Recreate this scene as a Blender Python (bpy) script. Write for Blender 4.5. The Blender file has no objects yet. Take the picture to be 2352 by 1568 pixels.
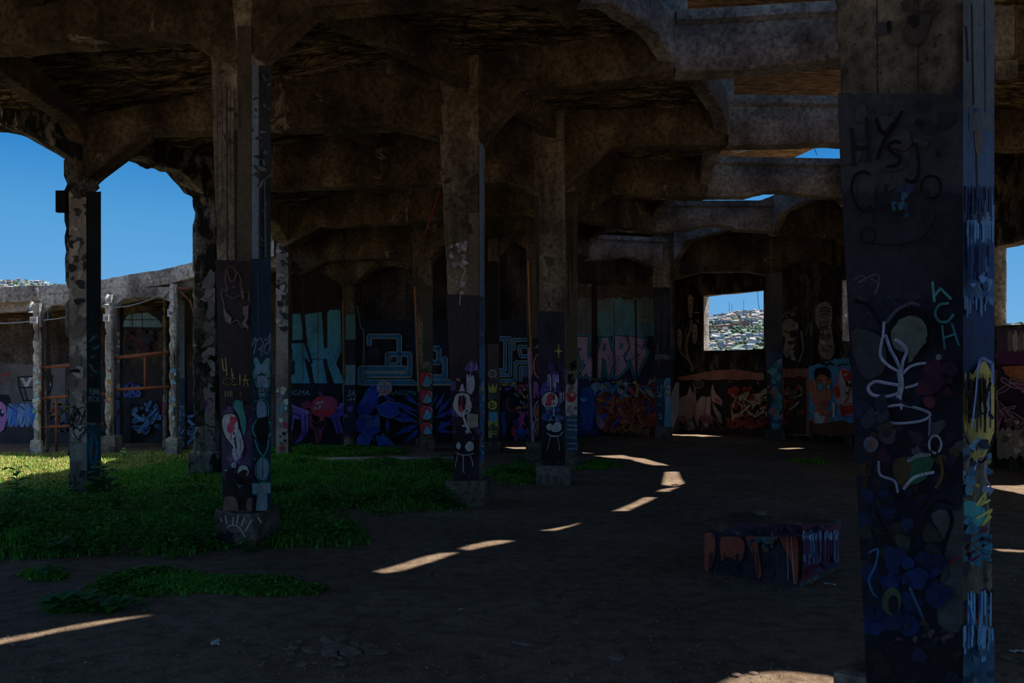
SUN_E=8.5; SKY_S=1.0
import bpy, bmesh, math, random
import numpy as np
from mathutils import Vector, Matrix, noise
from mathutils.geometry import tessellate_polygon
F=1650.0; HY=880.0; CX=1176.0; CH=1.7
PI=math.pi
scene=bpy.context.scene; COL=scene.collection
def GD(y): return CH*F/(y-HY)                       # ground distance of an image row
def PX(px,D): return Vector(((px-CX)/F*D,D,0))
def G(px,y): return PX(px,GD(y))
def ZY(y,D): return CH+(HY-y)/F*D
# ------------------------------------------------------------------ helpers
def tag(o,label=None,cat=None,group=None,kind=None):
    if label: o['label']=label
    if cat: o['category']=cat
    if group: o['group']=group
    if kind: o['kind']=kind
    return o
def obj(name,me,mat=None,parent=None,loc=None):
    o=bpy.data.objects.new(name,me); COL.objects.link(o)
    if mat is not None and me is not None and len(me.materials)==0:
        for m in (mat if isinstance(mat,(list,tuple)) else [mat]): me.materials.append(m)
    if parent is not None: o.parent=parent; 
    if loc is not None: o.location=loc
    return o
def empty(name,loc,label,cat,group=None):
    o=bpy.data.objects.new(name,None); COL.objects.link(o); o.location=loc; o.empty_display_size=.2
    return tag(o,label,cat,group)
def part(name,me,mat,parent):
    """mesh given in world coordinates, parented to an unrotated empty"""
    me.transform(Matrix.Translation(-parent.location))
    return obj(name,me,mat,parent)
def mesh(v,f,name='m',smooth=False):
    me=bpy.data.meshes.new(name); me.from_pydata([tuple(p) for p in v],[],f); me.validate(); me.update()
    bm=bmesh.new(); bm.from_mesh(me); bmesh.ops.recalc_face_normals(bm,faces=bm.faces); bm.to_mesh(me); bm.free()
    if smooth: me.polygons.foreach_set('use_smooth',[True]*len(me.polygons))
    return me
def N3(p,s=1.0,seed=0): return noise.noise(Vector((p[0]*s+seed*7.3,p[1]*s-seed*3.1,p[2]*s+seed)))
# ------------------------------------------------------------------ materials
def mat(name,build,rough=.9):
    m=bpy.data.materials.new(name); m.use_nodes=True; nt=m.node_tree
    b=nt.nodes['Principled BSDF']; b.inputs['Roughness'].default_value=rough
    b.inputs['Specular IOR Level'].default_value=.25
    build(nt,b); return m
def nd(nt,t,**k):
    n=nt.nodes.new(t)
    for a,v in k.items():
        if a.startswith('_'): n.inputs[a[1:].replace('_',' ')].default_value=v
        else: setattr(n,a,v)
    return n
def ramp(nt,fac,stops):
    r=nt.nodes.new('ShaderNodeValToRGB'); e=r.color_ramp.elements
    while len(e)<len(stops): e.new(.5)
    for i,(p,c) in enumerate(stops):
        e[i].position=p; e[i].color=(c[0],c[1],c[2],1)
    nt.links.new(fac,r.inputs['Fac']); return r
def noi(nt,scale,detail=6,rough=.6,sc=(1,1,1),dist=0):
    tc=nt.nodes.new('ShaderNodeNewGeometry'); mp=nt.nodes.new('ShaderNodeMapping')
    mp.inputs['Scale'].default_value=sc
    nt.links.new(tc.outputs['Position'],mp.inputs['Vector'])
    n=nt.nodes.new('ShaderNodeTexNoise'); n.inputs['Scale'].default_value=scale; n.inputs['Detail'].default_value=detail
    n.inputs['Roughness'].default_value=rough; n.inputs['Distortion'].default_value=dist
    nt.links.new(mp.outputs['Vector'],n.inputs['Vector']); return n.outputs['Fac']
def mix(nt,fac,a,b,mode='MIX'):
    m=nt.nodes.new('ShaderNodeMix'); m.data_type='RGBA'; m.blend_type=mode
    if isinstance(fac,(int,float)): m.inputs[0].default_value=fac
    else: nt.links.new(fac,m.inputs[0])
    for i,x in ((6,a),(7,b)):
        if isinstance(x,(tuple,list)): m.inputs[i].default_value=(x[0],x[1],x[2],1)
        else: nt.links.new(x,m.inputs[i])
    return m.outputs[2]
def bump(nt,b,h,st=.5,dist=.03):
    bp=nt.nodes.new('ShaderNodeBump'); bp.inputs['Strength'].default_value=st; bp.inputs['Distance'].default_value=dist
    nt.links.new(h,bp.inputs['Height']); nt.links.new(bp.outputs['Normal'],b.inputs['Normal'])
def concrete(name,dark,mid,light,streak=(1,1,.12),moss=None,pale=.62,bs=.5,palecol=None):
    g=1.65; dark,mid,light=[tuple(min(.75,x*g) for x in q) for q in (dark,mid,light)]
    def f(nt,b):
        a=noi(nt,2.2,8,.65,streak); c=noi(nt,1.1,7,.6); d=noi(nt,14,6,.7)
        base=ramp(nt,a,[(.36,dark),(.5,mid),(.66,light)]).outputs[0]
        soot=ramp(nt,c,[(.38,(.3,.28,.26)),(.6,(1,1,1))]).outputs[0]
        col=mix(nt,.85,base,soot,'MULTIPLY')
        fine=ramp(nt,d,[(.35,(.35,.35,.35)),(.58,(1.2,1.2,1.2))]).outputs[0]
        col=mix(nt,.9,col,fine,'MULTIPLY')
        p=noi(nt,1.7,9,.75,(1,1,.7),1.2)
        pm=ramp(nt,p,[(pale,(0,0,0)),(pale+.035,(1,1,1))]).outputs[0]
        col=mix(nt,pm,col,palecol or tuple(min(1,x*1.7) for x in light))
        if moss:
            q=noi(nt,3.1,8,.7,(1,1,.5)); qm=ramp(nt,q,[(.46,(0,0,0)),(.53,(1,1,1))]).outputs[0]
            col=mix(nt,qm,col,moss)
        nt.links.new(col,b.inputs['Base Color'])
        hh=nt.nodes.new('ShaderNodeMath'); hh.operation='ADD'
        nt.links.new(a,hh.inputs[0]); nt.links.new(d,hh.inputs[1]); bump(nt,b,hh.outputs[0],bs,.03)
    return mat(name,f)
M={}
M['column']=concrete('column_concrete',(.07,.055,.035),(.17,.14,.10),(.32,.27,.19),pale=.66)
M['column_mossy']=concrete('weathered_column_concrete',(.04,.038,.028),(.17,.16,.13),(.34,.32,.28),moss=(.018,.02,.013),pale=.6,bs=1)
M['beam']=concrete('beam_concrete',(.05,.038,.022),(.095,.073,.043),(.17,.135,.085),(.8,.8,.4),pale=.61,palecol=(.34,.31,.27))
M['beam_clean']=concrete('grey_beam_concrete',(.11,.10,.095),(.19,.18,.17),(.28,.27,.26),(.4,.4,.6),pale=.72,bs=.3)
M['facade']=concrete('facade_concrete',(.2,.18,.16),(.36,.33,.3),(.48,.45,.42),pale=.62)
M['wall_dark']=concrete('sooty_wall',(.035,.03,.028),(.075,.066,.058),(.13,.115,.10),pale=.70)
M['wall_tan']=concrete('stained_wall',(.045,.035,.022),(.13,.10,.065),(.24,.20,.14),moss=(.03,.024,.015),pale=.63)
M['pedestal']=concrete('pedestal_concrete',(.12,.08,.06),(.19,.14,.11),(.27,.21,.17),(.6,.6,.6),pale=.72)
def ceil(nt,b):
    a=noi(nt,1.7,9,.7,(1,3.2,1),.6); c=noi(nt,.55,6,.6); d=noi(nt,7,8,.75,(.6,3,1))
    base=ramp(nt,a,[(.38,(.05,.035,.018)),(.47,(.24,.17,.085)),(.55,(.56,.42,.22)),(.63,(.78,.66,.42))]).outputs[0]
    soot=ramp(nt,c,[(.38,(.2,.18,.16)),(.58,(1.4,1.4,1.4))]).outputs[0]
    col=mix(nt,.85,base,soot,'MULTIPLY')
    fine=ramp(nt,d,[(.42,(.15,.13,.12)),(.54,(1.15,1.15,1.15))]).outputs[0]
    col=mix(nt,.9,col,fine,'MULTIPLY')
    vo=nt.nodes.new('ShaderNodeTexVoronoi'); vo.feature='DISTANCE_TO_EDGE'; vo.inputs['Scale'].default_value=2.6
    ge=nt.nodes.new('ShaderNodeNewGeometry'); mp=nt.nodes.new('ShaderNodeMapping'); mp.inputs['Scale'].default_value=(.55,2.6,1); wn=nt.nodes.new('ShaderNodeTexNoise'); wn.inputs['Scale'].default_value=3; 
    ad=nt.nodes.new('ShaderNodeVectorMath'); ad.operation='MULTIPLY_ADD'; ad.inputs[1].default_value=(.5,.5,.5); nt.links.new(ge.outputs['Position'],wn.inputs['Vector']); nt.links.new(wn.outputs['Color'],ad.inputs[0]); nt.links.new(ge.outputs['Position'],ad.inputs[2])
    nt.links.new(ad.outputs[0],mp.inputs['Vector']); nt.links.new(mp.outputs['Vector'],vo.inputs['Vector'])
    cr=ramp(nt,vo.outputs['Distance'],[(.02,(.18,.15,.13)),(.09,(1,1,1))]).outputs[0]
    col=mix(nt,.85,col,cr,'MULTIPLY')
    nt.links.new(col,b.inputs['Base Color']); bump(nt,b,d,1,.08)
M['ceiling']=mat('flaking_board_marked_ceiling',ceil)
def rbrown(nt,b):
    a=noi(nt,3,9,.7,(1,3.5,1),.5); d=noi(nt,9,8,.75,(.6,3,1))
    base=ramp(nt,a,[(.38,(.16,.08,.035)),(.52,(.42,.24,.11)),(.66,(.62,.44,.27))]).outputs[0]
    fine=ramp(nt,d,[(.4,(.3,.25,.2)),(.55,(1.1,1.1,1.1))]).outputs[0]
    nt.links.new(mix(nt,.85,base,fine,'MULTIPLY'),b.inputs['Base Color']); bump(nt,b,d,1,.08)
M['raised']=mat('brown_board_marked_roof',rbrown)
def dirt(nt,b):
    a=noi(nt,.7,8,.62); c=noi(nt,6,9,.7,(1,1.3,1)); d=noi(nt,40,5,.7)
    base=ramp(nt,a,[(.3,(.28,.20,.14)),(.55,(.40,.29,.20)),(.72,(.50,.385,.28))]).outputs[0]
    f1=ramp(nt,c,[(.38,(.55,.5,.47)),(.55,(1.05,1.05,1.05))]).outputs[0]
    f2=ramp(nt,d,[(.3,(.7,.7,.7)),(.65,(1.15,1.15,1.15))]).outputs[0]
    col=mix(nt,.8,mix(nt,.85,base,f1,'MULTIPLY'),f2,'MULTIPLY')
    nt.links.new(col,b.inputs['Base Color'])
    hh=nt.nodes.new('ShaderNodeMath'); hh.operation='ADD'
    nt.links.new(c,hh.inputs[0]); nt.links.new(d,hh.inputs[1]); bump(nt,b,hh.outputs[0],.9,.05)
M['dirt']=mat('packed_dirt',dirt,.95)
def attr(nt,b,lo=.62,hi=1.12,s=22):
    a=nt.nodes.new('ShaderNodeAttribute'); a.attribute_name='Col'
    d=noi(nt,s,6,.7); e=noi(nt,2.4,6,.6,(1,1,.5))
    f1=ramp(nt,d,[(.32,(lo,lo,lo)),(.6,(hi,hi,hi))]).outputs[0]
    f2=ramp(nt,e,[(.33,(.6,.57,.54)),(.55,(1.05,1.05,1.05))]).outputs[0]
    nt.links.new(mix(nt,.85,mix(nt,.9,a.outputs['Color'],f1,'MULTIPLY'),f2,'MULTIPLY'),b.inputs['Base Color'])
M['paint']=mat('weathered_spray_paint',attr,.75)
def plain(name,c,rough=.85,s=10,lo=.6):
    def f(nt,b):
        d=noi(nt,s,5,.65); r=ramp(nt,d,[(.3,tuple(x*lo for x in c)),(.62,c)])
        nt.links.new(r.outputs[0],b.inputs['Base Color'])
    return mat(name,f,rough)
def leafm(nt,b):
    a=nt.nodes.new('ShaderNodeAttribute'); a.attribute_name='Col'
    nt.links.new(a.outputs['Color'],b.inputs['Base Color']); b.inputs['Roughness'].default_value=.6
    t=nt.nodes.new('ShaderNodeBsdfTranslucent'); nt.links.new(a.outputs['Color'],t.inputs['Color'])
    mx=nt.nodes.new('ShaderNodeMixShader'); mx.inputs[0].default_value=.3
    nt.links.new(b.outputs[0],mx.inputs[1]); nt.links.new(t.outputs[0],mx.inputs[2])
    nt.links.new(mx.outputs[0],nt.nodes['Material Output'].inputs['Surface'])
M['leaf']=mat('leaf_green',leafm)
M['rust']=plain('rusty_red_steel',(.34,.12,.07)); M['rustdark']=plain('dark_red_steel',(.11,.03,.025))
M['signwhite']=plain('white_sign_board',(.75,.76,.8),.6); M['black']=plain('black_rubber',(.02,.02,.02))
M['rope']=plain('red_rope',(.4,.07,.03)); M['litter']=plain('white_litter',(.7,.74,.8),.6)
M['stone']=plain('grey_brown_stone',(.26,.2,.16),.95,20); M['galv']=plain('galvanised_steel',(.35,.42,.5),.5)
M['orange']=plain('orange_litter',(.6,.15,.03)); M['tarp']=plain('grey_plastic_sheet',(.3,.33,.36),.5)
# ------------------------------------------------------------------ camera, sky, sun
cd=bpy.data.cameras.new('camera'); cam=bpy.data.objects.new('camera',cd); COL.objects.link(cam)
cam.location=(0,0,CH); cam.rotation_euler=(PI/2,0,0)
cd.sensor_width=36; cd.lens=F/2352*36; cd.shift_y=(HY-784)/2352; cd.clip_end=6000; cd.clip_start=.05
scene.camera=cam
AZ,EL=math.radians(70),math.radians(61)
SUN=Vector((math.cos(EL)*math.sin(AZ),math.cos(EL)*math.cos(AZ),math.sin(EL)))
sl=bpy.data.lights.new('sun','SUN'); so=bpy.data.objects.new('sun',sl); COL.objects.link(so)
sl.energy=SUN_E; sl.angle=math.radians(.53); sl.color=(1,.93,.82)
so.rotation_euler=SUN.to_track_quat('Z','Y').to_euler(); so.location=(0,0,40)
w=bpy.data.worlds.new('sky'); scene.world=w; w.use_nodes=True; nt=w.node_tree
bg=nt.nodes['Background']; tc=nt.nodes.new('ShaderNodeTexCoord'); sx=nt.nodes.new('ShaderNodeSeparateXYZ')
nt.links.new(tc.outputs['Generated'],sx.inputs[0])
r=ramp(nt,sx.outputs['Z'],[(0,(.23,.50,.80)),(.09,(.15,.41,.76)),(.2,(.085,.34,.69)),(.29,(.025,.225,.6)),(.40,(.021,.21,.58)),(.52,(.12,.28,.56)),(.75,(.42,.46,.52)),(1,(.44,.47,.51))])
nt.links.new(r.outputs[0],bg.inputs['Color']); bg.inputs['Strength'].default_value=SKY_S
vs=scene.view_settings; vs.view_transform='Standard'; vs.look='None'; vs.gamma=1; vs.exposure=0; vs.use_curve_mapping=False
# ------------------------------------------------------------------ solid shapes
def box_me(lo,hi,rot=0,c=(0,0,0),jit=0,seed=0,cuts=0,bev=.01):
    bm=bmesh.new(); bmesh.ops.create_cube(bm,size=1)
    for v in bm.verts: v.co=Vector([lo[i]+(v.co[i]+.5)*(hi[i]-lo[i]) for i in range(3)])
    if bev: bmesh.ops.bevel(bm,geom=list(bm.edges),offset=bev,segments=2,affect='EDGES',profile=.6)
    if cuts: bmesh.ops.subdivide_edges(bm,edges=[e for e in bm.edges if e.calc_length()>.08],cuts=cuts,use_grid_fill=True)
    if jit:
        for v in bm.verts: v.co+=Vector((N3(v.co,4,seed),N3(v.co,4,seed+5),N3(v.co,4,seed+9)))*jit
    bmesh.ops.rotate(bm,verts=bm.verts,cent=(0,0,0),matrix=Matrix.Rotation(rot,3,'Z'))
    bmesh.ops.translate(bm,verts=bm.verts,vec=Vector(c))
    me=bpy.data.meshes.new('m'); bm.to_mesh(me); bm.free(); return me
def tube_v(pts,r,n=6):
    v=[];f=[]
    pts=[Vector(p) for p in pts]
    for i,p in enumerate(pts):
        d=(pts[min(i+1,len(pts)-1)]-pts[max(i-1,0)]).normalized()
        a=d.cross(Vector((0,0,1))); a=a.normalized() if a.length>.05 else Vector((1,0,0)); b=d.cross(a).normalized()
        rr=r[i] if isinstance(r,(list,tuple)) else r
        for k in range(n):
            t=2*PI*k/n; v.append(p+(a*math.cos(t)+b*math.sin(t))*rr)
    for i in range(len(pts)-1):
        for k in range(n):
            f.append((i*n+k,i*n+(k+1)%n,(i+1)*n+(k+1)%n,(i+1)*n+k))
    f.append(tuple(range(n))); f.append(tuple((len(pts)-1)*n+k for k in range(n)))
    return v,f
def tube(pts,r,n=6): 
    v,f=tube_v(pts,r,n); return mesh(v,f,smooth=True)
def join_me(list_):
    v=[];f=[]
    for a,b in list_:
        o=len(v); v+=a; f+=[tuple(i+o for i in q) for q in b]
    return mesh(v,f)
def loft(rings,closed=True):
    n=len(rings[0]); v=[p for r_ in rings for p in r_]; f=[]
    for i in range(len(rings)-1):
        for k in range(n): f.append((i*n+k,i*n+(k+1)%n,(i+1)*n+(k+1)%n,(i+1)*n+k))
    f.append(tuple(reversed(range(n)))); f.append(tuple((len(rings)-1)*n+k for k in range(n)))
    return mesh(v,f)
def beam_me(p0,p1,bot,ztop,w,seed=0,rough=.012,lip=None,step=.12):
    """bot: list of (t,z) along the beam; a board-cast beam with worn lower arrises"""
    p0=Vector((p0[0],p0[1],0)); p1=Vector((p1[0],p1[1],0)); L=(p1-p0).length; d=(p1-p0)/L; nrm=Vector((-d.y,d.x,0))
    n=max(2,int(L/step)); ts=sorted(set([i/n for i in range(n+1)]+[t for t,_ in bot if 0<=t<=1]))
    rings=[]
    zt=ztop if callable(ztop) else (lambda t:ztop)
    for t in ts:
        for (a,za),(b,zb) in zip(bot,bot[1:]):
            if a<=t<=b: z=za+(zb-za)*(t-a)/max(1e-6,b-a); break
        top=zt(t); h=w/2; c=.022
        if lip: prof=[(-h+c,z),(h-c,z),(h,z+c),(h,top-.17),(h+lip,top-.13),(h+lip,top),(-h-lip,top),(-h-lip,top-.13),(-h,top-.17),(-h,z+c)]
        else: prof=[(-h+c,z),(0,z),(h-c,z),(h,z+c),(h,(z+top)/2),(h,top),(-h,top),(-h,(z+top)/2),(-h,z+c)]
        ring=[]
        for j,(u,q) in enumerate(prof):
            p=p0+d*(t*L)+nrm*u+Vector((0,0,q)); k=rough*(1.6 if q<z+.03 else .8)
            p+=nrm*(N3(p,8,seed)*k)+Vector((0,0,N3(p,8,seed+3)*k))
            ring.append(p)
        rings.append(ring)
    return loft(rings)
# ================================================================== PAINTER: colours laid on a real surface plane
class Paint:
    """flat shapes on the plane (origin o, normal n); coordinates are image points cast on to that plane"""
    def __init__(s,o,n,clip=None,off=.006,step=.0012):
        s.o=Vector(o); s.n=Vector(n).normalized(); s.clip=clip; s.v=[]; s.f=[]; s.c=[]; s.k=0; s.off=off; s.step=step
    def pt(s,p,h):
        d=Vector(((p[0]-CX)/F,1,(HY-p[1])/F)); e=s.o-Vector((0,0,CH)); e=e+s.n*h
        t=e.dot(s.n)/d.dot(s.n); return Vector((0,0,CH))+d*t
    def cut(s,poly):
        if not s.clip: return poly
        q=s.clip; ar=sum(q[i][0]*q[(i+1)%len(q)][1]-q[(i+1)%len(q)][0]*q[i][1] for i in range(len(q)))
        sg=1 if ar>0 else -1
        for i in range(len(q)):
            a=q[i]; b=q[(i+1)%len(q)]; out=[]
            if not poly: return []
            def side(p): return sg*((b[0]-a[0])*(p[1]-a[1])-(b[1]-a[1])*(p[0]-a[0]))
            for j in range(len(poly)):
                p=poly[j]; r=poly[(j+1)%len(poly)]; sp=side(p); sr=side(r)
                if sp>=0: out.append(p)
                if (sp>=0)!=(sr>=0):
                    t=sp/(sp-sr); out.append((p[0]+(r[0]-p[0])*t,p[1]+(r[1]-p[1])*t))
            poly=out
        return poly
    def conv(s,poly,col,h):
        poly=s.cut(poly)
        if len(poly)<3: return
        b=len(s.v); s.v+=[s.pt(p,h) for p in poly]; s.f.append(tuple(range(b,b+len(poly)))); s.c.append(col)
    def lay(s): s.k+=1; return s.off+s.k*s.step
    def poly(s,pts,col,h=None):
        h=h or s.lay()
        tri=tessellate_polygon([[Vector((p[0],p[1],0)) for p in pts]])
        for t in tri: s.conv([pts[i] for i in t],col,h)
    def line(s,pts,w,col,close=False,h=None,taper=False):
        h=h or s.lay()
        if close: pts=list(pts)+[pts[0]]
        n=len(pts)
        for i in range(n-1):
            a,b=pts[i],pts[i+1]; dx,dy=b[0]-a[0],b[1]-a[1]; L=math.hypot(dx,dy)
            if L<1e-4: continue
            ww=w/2*((1-.75*i/n) if taper else 1)
            e=ww*.6; ux,uy=dx/L,dy/L; nx,ny=-uy*ww,ux*ww
            a2=(a[0]-ux*e,a[1]-uy*e); b2=(b[0]+ux*e,b[1]+uy*e)
            s.conv([(a2[0]+nx*.6,a2[1]+ny*.6),(a[0]+nx,a[1]+ny),(b[0]+nx,b[1]+ny),(b2[0]+nx*.6,b2[1]+ny*.6),(b2[0]-nx*.6,b2[1]-ny*.6),(b[0]-nx,b[1]-ny),(a[0]-nx,a[1]-ny),(a2[0]-nx*.6,a2[1]-ny*.6)],col,h)
    def curve(s,pts,w,col,close=False,sub=6,**k): s.line(smooth(pts,close,sub),w,col,close,**k)
    def blob(s,pts,col,sub=8):
        q=smooth(pts,True,sub); xs=[p[0] for p in q]; sz=max(max(xs)-min(xs),2)*.018
        s.poly([(x+noise.noise(Vector((x*.7,y*.7,3)))*sz*2,y+noise.noise(Vector((x*.7,y*.7,9)))*sz*2) for x,y in q],col)
    def ell(s,cx,cy,rx,ry,col,rot=0,n=22,wob=0,seed=0):
        c,sn=math.cos(rot),math.sin(rot); P=[]
        for i in range(n):
            t=2*PI*i/n; q=1+wob*math.sin(3*t+seed)+wob*.6*math.sin(5*t+seed*2)
            x,y=rx*q*math.cos(t),ry*q*math.sin(t); P.append((cx+x*c-y*sn,cy+x*sn+y*c))
        s.poly(P,col)
    def ring(s,cx,cy,rx,ry,w,col,n=22,a0=0,a1=2*PI): s.line([(cx+rx*math.cos(a0+(a1-a0)*i/n),cy+ry*math.sin(a0+(a1-a0)*i/n)) for i in range(n+1)],w,col)
    def rect(s,x0,y0,x1,y1,col,jag=0,seed=1):
        if not jag: s.poly([(x0,y0),(x1,y0),(x1,y1),(x0,y1)],col); return
        R=random.Random(seed); P=[]
        m=max(2,int(abs(x1-x0)/6))
        for i in range(m+1): P.append((x0+(x1-x0)*i/m,y0+R.uniform(-jag,jag)))
        for i in range(m+1): P.append((x1-(x1-x0)*i/m,y1+R.uniform(-jag,jag)))
        s.poly(P,col)
    def text(s,txt,x,y,h,col,w=None,weight=0,shear=0,rot=0,outline=None,ow=1.2):
        """y = baseline, h = cap height"""
        for ch_i,tri in enumerate(text_tris(txt,weight,shear)):
            pass
        T,(x0,y0,x1,y1)=TEXTC[(txt,weight,shear)]
        sx=(w/(x1-x0)) if w else h/.73; sy=h/.73; c,sn=math.cos(rot),math.sin(rot); hh=s.lay()
        def mp(p): X,Y=(p[0]-x0)*sx,-p[1]*sy; return (x+X*c-Y*sn,y+X*sn+Y*c)
        for t in T: s.conv([mp(p) for p in t],col,hh)
    def spray(s,x0,y0,x1,y1,cols,n,seed,wmin=1.5,wmax=4,ln=5,size=None,curl=1.0):
        R=random.Random(seed)
        for _ in range(n):
            sz=size or (x1-x0)*.35; x,y=R.uniform(x0,x1),R.uniform(y0,y1); a=R.uniform(0,2*PI); P=[(x,y)]
            for i in range(ln):
                a+=R.uniform(-1.3,1.3)*curl; q=R.uniform(.3,1)*sz
                x+=math.cos(a)*q; y+=math.sin(a)*q; x=min(max(x,x0),x1); y=min(max(y,y0),y1); P.append((x,y))
            s.curve(P,R.uniform(wmin,wmax),R.choice(cols),sub=4)
    def patches(s,x0,y0,x1,y1,cols,n,seed,r0=4,r1=14,asp=1.3):
        R=random.Random(seed)
        for _ in range(n):
            r_=R.uniform(r0,r1); s.ell(R.uniform(x0,x1),R.uniform(y0,y1),r_,r_*R.uniform(.6,asp),R.choice(cols),R.uniform(0,3),14,.16,R.uniform(0,6))
    def drips(s,x0,x1,y,n,col,lmin,lmax,w,seed):
        R=random.Random(seed)
        for _ in range(n):
            x=R.uniform(x0,x1); yy=y+R.uniform(-4,4); s.line([(x,yy),(x+R.uniform(-1,1),yy+R.uniform(lmin,lmax))],w,col)
    def done(s,name,parent,label=None,mat_=None):
        if not s.v: return None
        me=bpy.data.meshes.new(name); me.from_pydata([tuple(p-parent.location) if parent is not None else tuple(p) for p in s.v],[],s.f)
        at=me.color_attributes.new('Col','FLOAT_COLOR','CORNER'); i=0; arr=[]
        for f,c in zip(s.f,s.c): arr+= [c[0],c[1],c[2],1]*len(f)
        at.data.foreach_set('color',arr)
        me.update()
        o=obj(name,me,mat_ or M['paint'],parent)
        if label: o['label']=label
        return o
def smooth(pts,close=False,sub=6):
    n=len(pts); out=[]
    if n<3: return list(pts)
    rng=range(n) if close else range(n-1)
    for i in rng:
        if close: a,b,c,d=pts[i-1],pts[i],pts[(i+1)%n],pts[(i+2)%n]
        else: a,b,c,d=pts[max(i-1,0)],pts[i],pts[i+1],pts[min(i+2,n-1)]
        for k in range(sub):
            t=k/sub; t2,t3=t*t,t*t*t
            out.append(tuple(.5*((2*b[j])+(-a[j]+c[j])*t+(2*a[j]-5*b[j]+4*c[j]-d[j])*t2+(-a[j]+3*b[j]-3*c[j]+d[j])*t3) for j in (0,1)))
    if not close: out.append(tuple(pts[-1]))
    return out
TEXTC={}
def text_tris(txt,weight=0,shear=0):
    k=(txt,weight,shear)
    if k in TEXTC: return TEXTC[k][0]
    cu=bpy.data.curves.new('t','FONT'); cu.body=txt; cu.size=1; cu.offset=weight; cu.shear=shear; cu.resolution_u=3
    o=bpy.data.objects.new('t',cu); COL.objects.link(o)
    dg=bpy.context.evaluated_depsgraph_get(); me=bpy.data.meshes.new_from_object(o.evaluated_get(dg))
    me.calc_loop_triangles(); V=[(v.co.x,v.co.y) for v in me.vertices]
    T=[[V[i] for i in t.vertices] for t in me.loop_triangles]
    xs=[p[0] for p in V] or [0,1]; ys=[p[1] for p in V] or [0,1]
    TEXTC[k]=(T,(min(xs),min(ys),max(xs),max(ys)))
    bpy.data.objects.remove(o); bpy.data.curves.remove(cu); bpy.data.meshes.remove(me)
    return T
def L(r,g,b):
    """display colour as seen in bright light -> linear"""
    f=lambda x:((x/255+.055)/1.055)**2.4 if x>10 else x/255/12.92
    return (f(r),f(g),f(b))
# ================================================================== COLUMNS
EL_=[(-14.3,9.7),(-9.3,9.4),(-6.75,10.9),(-5.95,13.3),(-5.5,16.6),(-6.1,18.8)]
IL_=[(-14.3,3.4),(-5.6,3.6),(-1.7,8.4),(-1.1,11.6),(-1.3,15.2),(-2.2,20.9)]
def segd(p,P):
    m=99
    for a,b in zip(P,P[1:]):
        dx,dy=b[0]-a[0],b[1]-a[1]; t=max(0,min(1,((p[0]-a[0])*dx+(p[1]-a[1])*dy)/(dx*dx+dy*dy))); m=min(m,math.hypot(p[0]-a[0]-dx*t,p[1]-a[1]-dy*t))
    return m
def pin(p,poly):
    x,y=p; c=False; j=len(poly)-1
    for i in range(len(poly)):
        xi,yi=poly[i]; xj,yj=poly[j]
        if (yi>y)!=(yj>y) and x<(xj-xi)*(y-yi)/(yj-yi)+xi: c=not c
        j=i
    return c
ZEAVE=5.52; ZFLAT=6.34
def ceilz(x,y):
    if not pin((x,y),EL_+IL_[::-1]):
        return ZEAVE if segd((x,y),EL_)<segd((x,y),IL_) else ZFLAT
    a,b=segd((x,y),EL_),segd((x,y),IL_); return ZEAVE+(ZFLAT-ZEAVE)*(a/(a+b))**.85
COLS={}
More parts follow.
